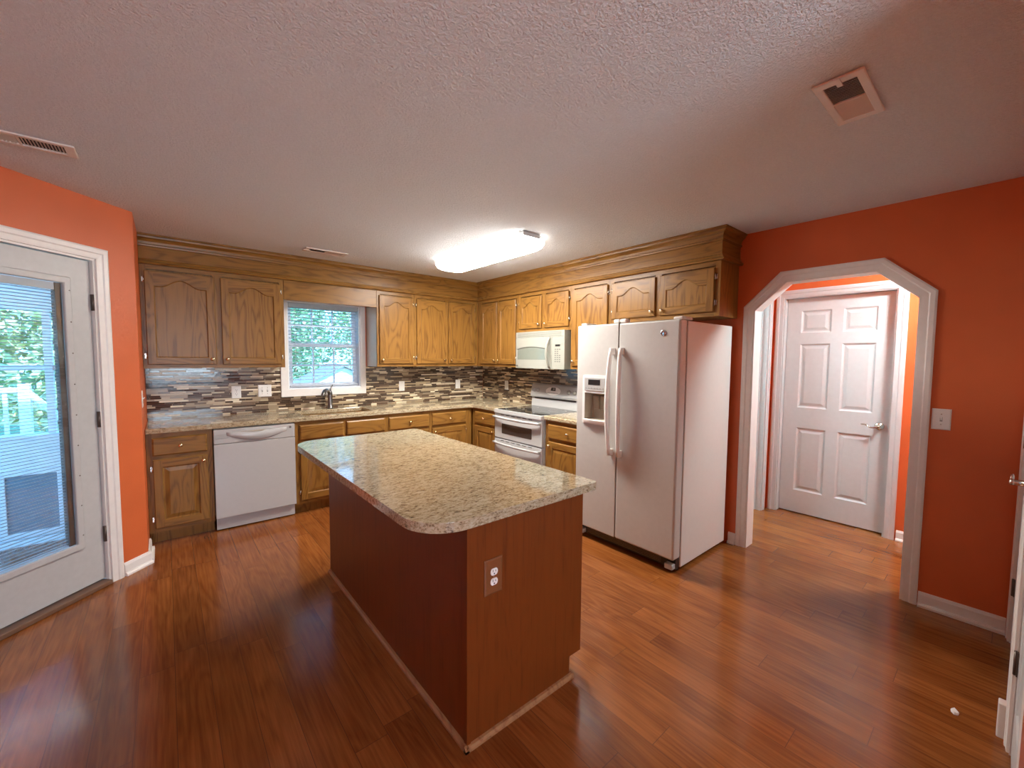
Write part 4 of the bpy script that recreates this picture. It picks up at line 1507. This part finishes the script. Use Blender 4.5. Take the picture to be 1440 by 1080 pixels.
# ------------------------------------------------------------------ six-panel hall door
def panel_door_holes(u0, u1, z0):
    a = (u0 + 0.100, u0 + 0.345) if False else None
    w = u1 - u0
    cols = ((u0 + 0.118 * w / 0.80, u0 + 0.355 * w / 0.80), (u0 + 0.445 * w / 0.80, u0 + 0.682 * w / 0.80))
    rows = ((0.225, 0.832), (1.028, 1.630), (1.735, 1.942))
    return [(a_, b_, c_, d_) for (a_, b_) in cols for (c_, d_) in rows]


def six_panel_slab(g, u0, u1, z0, z1, y, t=0.035):
    """moulded slab, front face at y (facing -y)"""
    hs = panel_door_holes(u0, u1, z0)
    g.plate(rect(u0, u1, z0, z1), [rect(a, b, c, d) for a, b, c, d in hs], y, y + t)
    for a, b, c, d in hs:
        r0 = rect(a, b, c, d)
        R = [[(p[0], y, p[1]) for p in r0]]
        for ins, dy in ((0.008, 0.006), (0.014, 0.009), (0.024, 0.009), (0.046, 0.003)):
            R.append([(p[0], y + dy, p[1]) for p in rect(a + ins, b - ins, c + ins, d - ins)])
        g.loft(R, True, False, 0, False)
        g.face(R[-1])


def lever(parent, off, u, y, z, dirn, mat='nickel'):
    g = G(off)
    g.lathe([(0.033, 0), (0.033, 0.006), (0.028, 0.011), (0.013, 0.014), (0.012, 0.045), (0.013, 0.052), (0.004, 0.056)], (u, y, z), (0, -1, 0), 20)
    pts = []
    for i in range(9):
        s_ = i / 8
        pts.append((u + dirn * 0.115 * s_, y - 0.047, z - 0.012 * math.sin(PI * min(1, s_ * 1.5)) + 0.018 * max(0, s_ - 0.5) * 2 * (1 - max(0, s_ - 0.75) * 2)))
    g.tube(pts, [0.0085, 0.008, 0.0075, 0.007, 0.0065, 0.006, 0.006, 0.0055, 0.005], 8)
    return g.build('lever_handle', mat, parent)


hd = structure('door_2', HALL, (3.78, 0, 0))
off = (3.78, 0, 0)
g = G(off); casing(g, [(3.375, 0.0), (3.375, 2.070), (4.185, 2.070), (4.185, 0.0)], 0.066); g.build('casing', 'doorpaint', hd)
g = G(off); g.plate([(3.371, 0), (3.371, 2.074), (4.189, 2.074), (4.189, 0), (4.174, 0), (4.174, 2.060), (3.386, 2.060), (3.386, 0)], [], -0.001, 0.121); g.build('jamb', 'doorpaint', hd)
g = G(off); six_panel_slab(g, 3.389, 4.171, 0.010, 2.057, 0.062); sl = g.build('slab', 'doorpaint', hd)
lever(hd, off, 4.108, 0.062, 0.922, -1)

# doorway to the bright side room (jamb and casing seen edge on)
jd = structure('door_3', WORLD, (0.6, -3.29, 0))
off = (0.6, -3.29, 0)
F2 = Fr((0, -3.29, 0), 0)
g = G((0.6, 0, 0)); casing(g, [(0.203, 0.0), (0.203, 2.055), (0.990, 2.055), (0.990, 0.0)], 0.062); g.build('casing', 'doorpaint', jd)
g = G((0.6, 0, 0)); g.plate([(0.201, 0), (0.201, 2.059), (0.994, 2.059), (0.994, 0), (0.976, 0), (0.976, 2.045), (0.219, 2.045), (0.219, 0)], [], -0.001, 0.121)
g.box(0.964, 0.976, 0.045, 0.080, 0, 2.045)
g.build('jamb', 'doorpaint', jd)
g = G((0.6, 0, 0)); g.box(0.9748, 0.9762, 0.082, 0.108, 0.93, 0.99); g.build('strike_plate', 'nickel', jd)

# ------------------------------------------------------------------ doors in the wall beside the camera
FF = Fr((0, -4.865, 0), PI)         # viewed from the kitchen looking towards -y: u = -x
for nm, ua, ub, hside in (('door_4', 0.085, 0.885, 'near'), ('door_5', 1.06, 1.86, 'near')):
    st_ = structure(nm, FF, ((ua + ub) / 2, 0, 0))
    off = ((ua + ub) / 2, 0, 0)
    g = G(off); casing(g, [(ua + 0.004, 0.0), (ua + 0.004, 2.055), (ub - 0.004, 2.055), (ub - 0.004, 0.0)], 0.064, 0.014); g.build('casing', 'trim', st_)
    g = G(off); g.plate([(ua + 0.001, 0), (ua + 0.001, 2.059), (ub - 0.001, 2.059), (ub - 0.001, 0), (ub - 0.014, 0), (ub - 0.014, 2.045), (ua + 0.014, 2.045), (ua + 0.014, 0)], [], -0.0005, 0.121); g.build('jamb', 'trim', st_)
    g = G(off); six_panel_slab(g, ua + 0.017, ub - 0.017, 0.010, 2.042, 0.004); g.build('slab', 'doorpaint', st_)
    for zz in ((0.30 if nm == 'door_4' else 0.36), 1.08, 1.82):
        g = G(off); g.tube([(ua + 0.015, -0.003, zz - 0.045), (ua + 0.015, -0.003, zz + 0.045)], 0.006, 8)
        g.box(ua + 0.010, ua + 0.030, -0.001, 0.003, zz - 0.045, zz + 0.045)
        g.build('hinge', 'bronze', st_)
    if nm == 'door_4':
        lever(st_, off, ub - 0.075, 0.004, 0.985, -1)
g = G((0.972, 0, 0)); g.box(0.951, 0.994, -0.034, -0.0005, 0.0, 0.14)
o = g.build('trim_plinth', 'trim', frame=FF, bev=0.004); o['kind'] = 'structure'

# paper scrap on the floor
g = G((-0.957, -4.719, 0))
pts = [(0.020, 0.004), (0.010, 0.014), (-0.006, 0.012), (-0.019, 0.002), (-0.012, -0.010), (0.006, -0.012)]
g.loft([[(-0.957 + a, -4.719 + b, 0.0005) for a, b in pts], [(-0.957 + a * 0.9, -4.719 + b * 0.8, 0.004 + 0.006 * abs(a) / 0.02) for a, b in pts]], True, True, 0, False)
tag(g.build('paper_scrap', 'plastic'), 'tiny white scrap of paper lying on the bare wood floor', 'scrap')

# ------------------------------------------------------------------ hall lamp, and a lamp added for side-room daylight (both out of view)
def dome_lamp(x, y, mat, label):
    t = thing('dome_light', label, 'ceiling light', WORLD, (x, y, CEIL))
    off = (x, y, CEIL)
    g = G(off); g.lathe([(0.15, -0.001), (0.15, -0.02), (0.14, -0.022)], (x, y, CEIL), (0, 0, 1), 24); g.build('rim', 'nickel', t)
    g = G(off); g.lathe([(0.138, -0.022), (0.128, -0.05), (0.09, -0.085), (0.04, -0.10), (0.002, -0.103)], (x, y, CEIL), (0, 0, 1), 24); g.build('glass_bowl', mat, t)


dome_lamp(0.55, -4.75, 'hall_lens', 'glass dome light on the hall ceiling beyond the arch')
dome_lamp(0.42, -2.1, 'side_fill', 'cool dome added to the side room ceiling, standing in for daylight')

# ------------------------------------------------------------------ outdoors
shell('ground_outside', rect(-40, 40, 0.6, 60), [], -0.75, -0.70, 'xy', 'lawn')
# porch beyond the patio door
pw = structure('wall_porch', WORLD, (-5.4, 0.1, 0))
off = (-5.4, 0.1, 0)
g = G(off); g.box(-7.2, -3.73, 0.085, 0.18, -0.06, 0.82); g.build('half_wall', 'porch', pw)
g = G(off); g.box(-7.2, -3.73, 0.055, 0.21, 0.822, 0.848); g.build('ledge', 'porch', pw, bev=0.005)
g = G(off); g.plate(rect(-4.48, -4.11, 0.045, 0.58), [rect(-4.432, -4.16, 0.09, 0.536)], 0.066, 0.084); g.build('vent_frame', 'porch', pw, bev=0.004)
g = G(off); g.box(-4.434, -4.158, 0.078, 0.084, 0.088, 0.538); g.build('vent_screen', 'mesh_grey', pw)
g = G(off); g.box(-7.2, -3.73, 0.062, 0.084, -0.055, 0.035); g.build('skirting', 'porch', pw)
for xx in (-4.175, -5.2, -6.2, -7.15, -3.78):
    g = G(off); g.box(xx - 0.022, xx + 0.022, 0.10, 0.16, 0.85, 2.30); g.build('post', 'porch', pw)
g = G(off); g.box(-7.2, -3.73, 0.11, 0.15, 1.352, 1.392); g.build('mid_rail', 'porch', pw)
g = G(off); g.box(-7.2, -3.73, 0.08, 0.18, 1.82, 2.30); g.build('header', 'porch', pw)
g = G()
for k in range(26):
    yy = -0.12 * k + 0.02
    g.box(-7.2, -3.74, yy - 0.113, yy, -0.10, -0.062)
o = g.build('floor_porch', 'deck'); o['kind'] = 'structure'
shell('ceiling_porch', rect(-7.2, -5.21, -3.0, 0.2), [], 2.32, 2.36, 'xy', 'porch')
# deck stair rail outside
sr = thing('stair_railing', 'white wooden stair railing out past the porch windows', 'railing', WORLD, (-4.55, 1.6, -0.7))
off = (-4.55, 1.6, -0.7)
g = G(off)
for a, b in (((-5.3, 1.5, 1.12), (-4.55, 1.5, 1.12)), ((-4.55, 1.5, 1.12), (-4.10, 1.5, 0.55)), ((-5.3, 1.5, 0.45), (-4.55, 1.5, 0.45))):
    g.tube([a, b], 0.035, 4)
g.build('handrail', 'porch', sr)
for xx, zt in ((-5.3, 1.18), (-4.55, 1.18), (-4.12, 0.62)):
    g = G(off); g.box(xx - 0.04, xx + 0.04, 1.46, 1.54, -0.70, zt); g.build('newel_post', 'porch', sr)
for k in range(5):
    xx = -5.2 + k * 0.13
    g = G(off); g.box(xx - 0.015, xx + 0.015, 1.485, 1.515, 0.42, 1.10); g.build('baluster', 'porch', sr)


def tree(x, y, h, spread, n, mat, label, seed, low=0.15):
    R = random.Random(seed)
    t = thing('tree', label, 'tree', WORLD, (x, y, -0.7), 'trees beyond the house')
    off = (x, y, -0.7)
    g = G(off)
    g.tube([(x, y, -0.7), (x + 0.05, y, -0.7 + h * 0.3), (x - 0.05, y + 0.05, -0.7 + h * 0.6), (x, y, -0.7 + h * 0.85)], [0.16, 0.13, 0.09, 0.03], 8)
    g.build('trunk', 'bark', t)
    g = G(off)
    for k in range(n):
        # shell-biased points in an egg-shaped crown
        while True:
            p = Vector((R.uniform(-1, 1), R.uniform(-1, 1), R.uniform(-1, 1)))
            if 0.25 < p.length < 1: break
        c = Vector((x + p.x * spread, y + p.y * spread * 0.8, -0.7 + h * (low + (1 - low) * (0.5 + 0.5 * p.z))))
        a = Vector((R.uniform(-1, 1), R.uniform(-1, 1), R.uniform(-0.6, 0.6))).normalized()
        b = a.orthogonal().normalized()
        b = (b * math.cos(R.uniform(0, 6)) + a.cross(b) * math.sin(R.uniform(0, 6))).normalized()
        s_ = R.uniform(0.09, 0.17)
        g.face([c - a * s_, c + b * s_ * 0.45, c + a * s_, c - b * s_ * 0.45])
    g.build('foliage', mat, t, weld=False)


tree(0.3, 14.5, 7.0, 1.8, 4200, 'leaf_a', 'leafy green tree nearest the pale shed, seen through the left of the kitchen window', 1, 0.06)
tree(4.4, 15.0, 7.5, 1.9, 4200, 'leaf_b', 'yellow-green tree at the far side of the kitchen window view', 2, 0.06)
tree(2.4, 19.5, 9.0, 2.4, 4600, 'leaf_a', 'tall green tree rising behind the pale shed', 5, 0.06)
tree(-5.4, 9.0, 6.5, 1.5, 4200, 'leaf_b', 'yellow-green tree behind the stair railing past the porch', 3, 0.06)
tree(-9.0, 8.0, 7.0, 1.8, 2200, 'leaf_a', 'green tree at the far end past the porch', 4, 0.06)
sh = thing('garden_shed', 'pale shed with a grey gable roof across the lawn', 'shed', WORLD, (1.2, 11.2, -0.7))
off = (1.2, 11.2, -0.7)
g = G(off); g.plate([(0.2, -0.7), (2.6, -0.7), (2.6, 0.55), (1.4, 1.12), (0.2, 0.55)], [], 10.4, 12.0); g.build('walls', 'siding', sh)
g = G(off)
g.prism([(0.0, 0.44), (1.4, 1.14), (2.8, 0.44), (2.8, 0.50), (1.4, 1.22), (0.0, 0.50)], 10.25, 12.2, 'y'); g.build('roof', 'roofing', sh)
g = G(off); g.box(1.0, 1.8, 10.38, 10.41, -0.65, 0.5); g.build('shed_door', 'vinyl', sh)
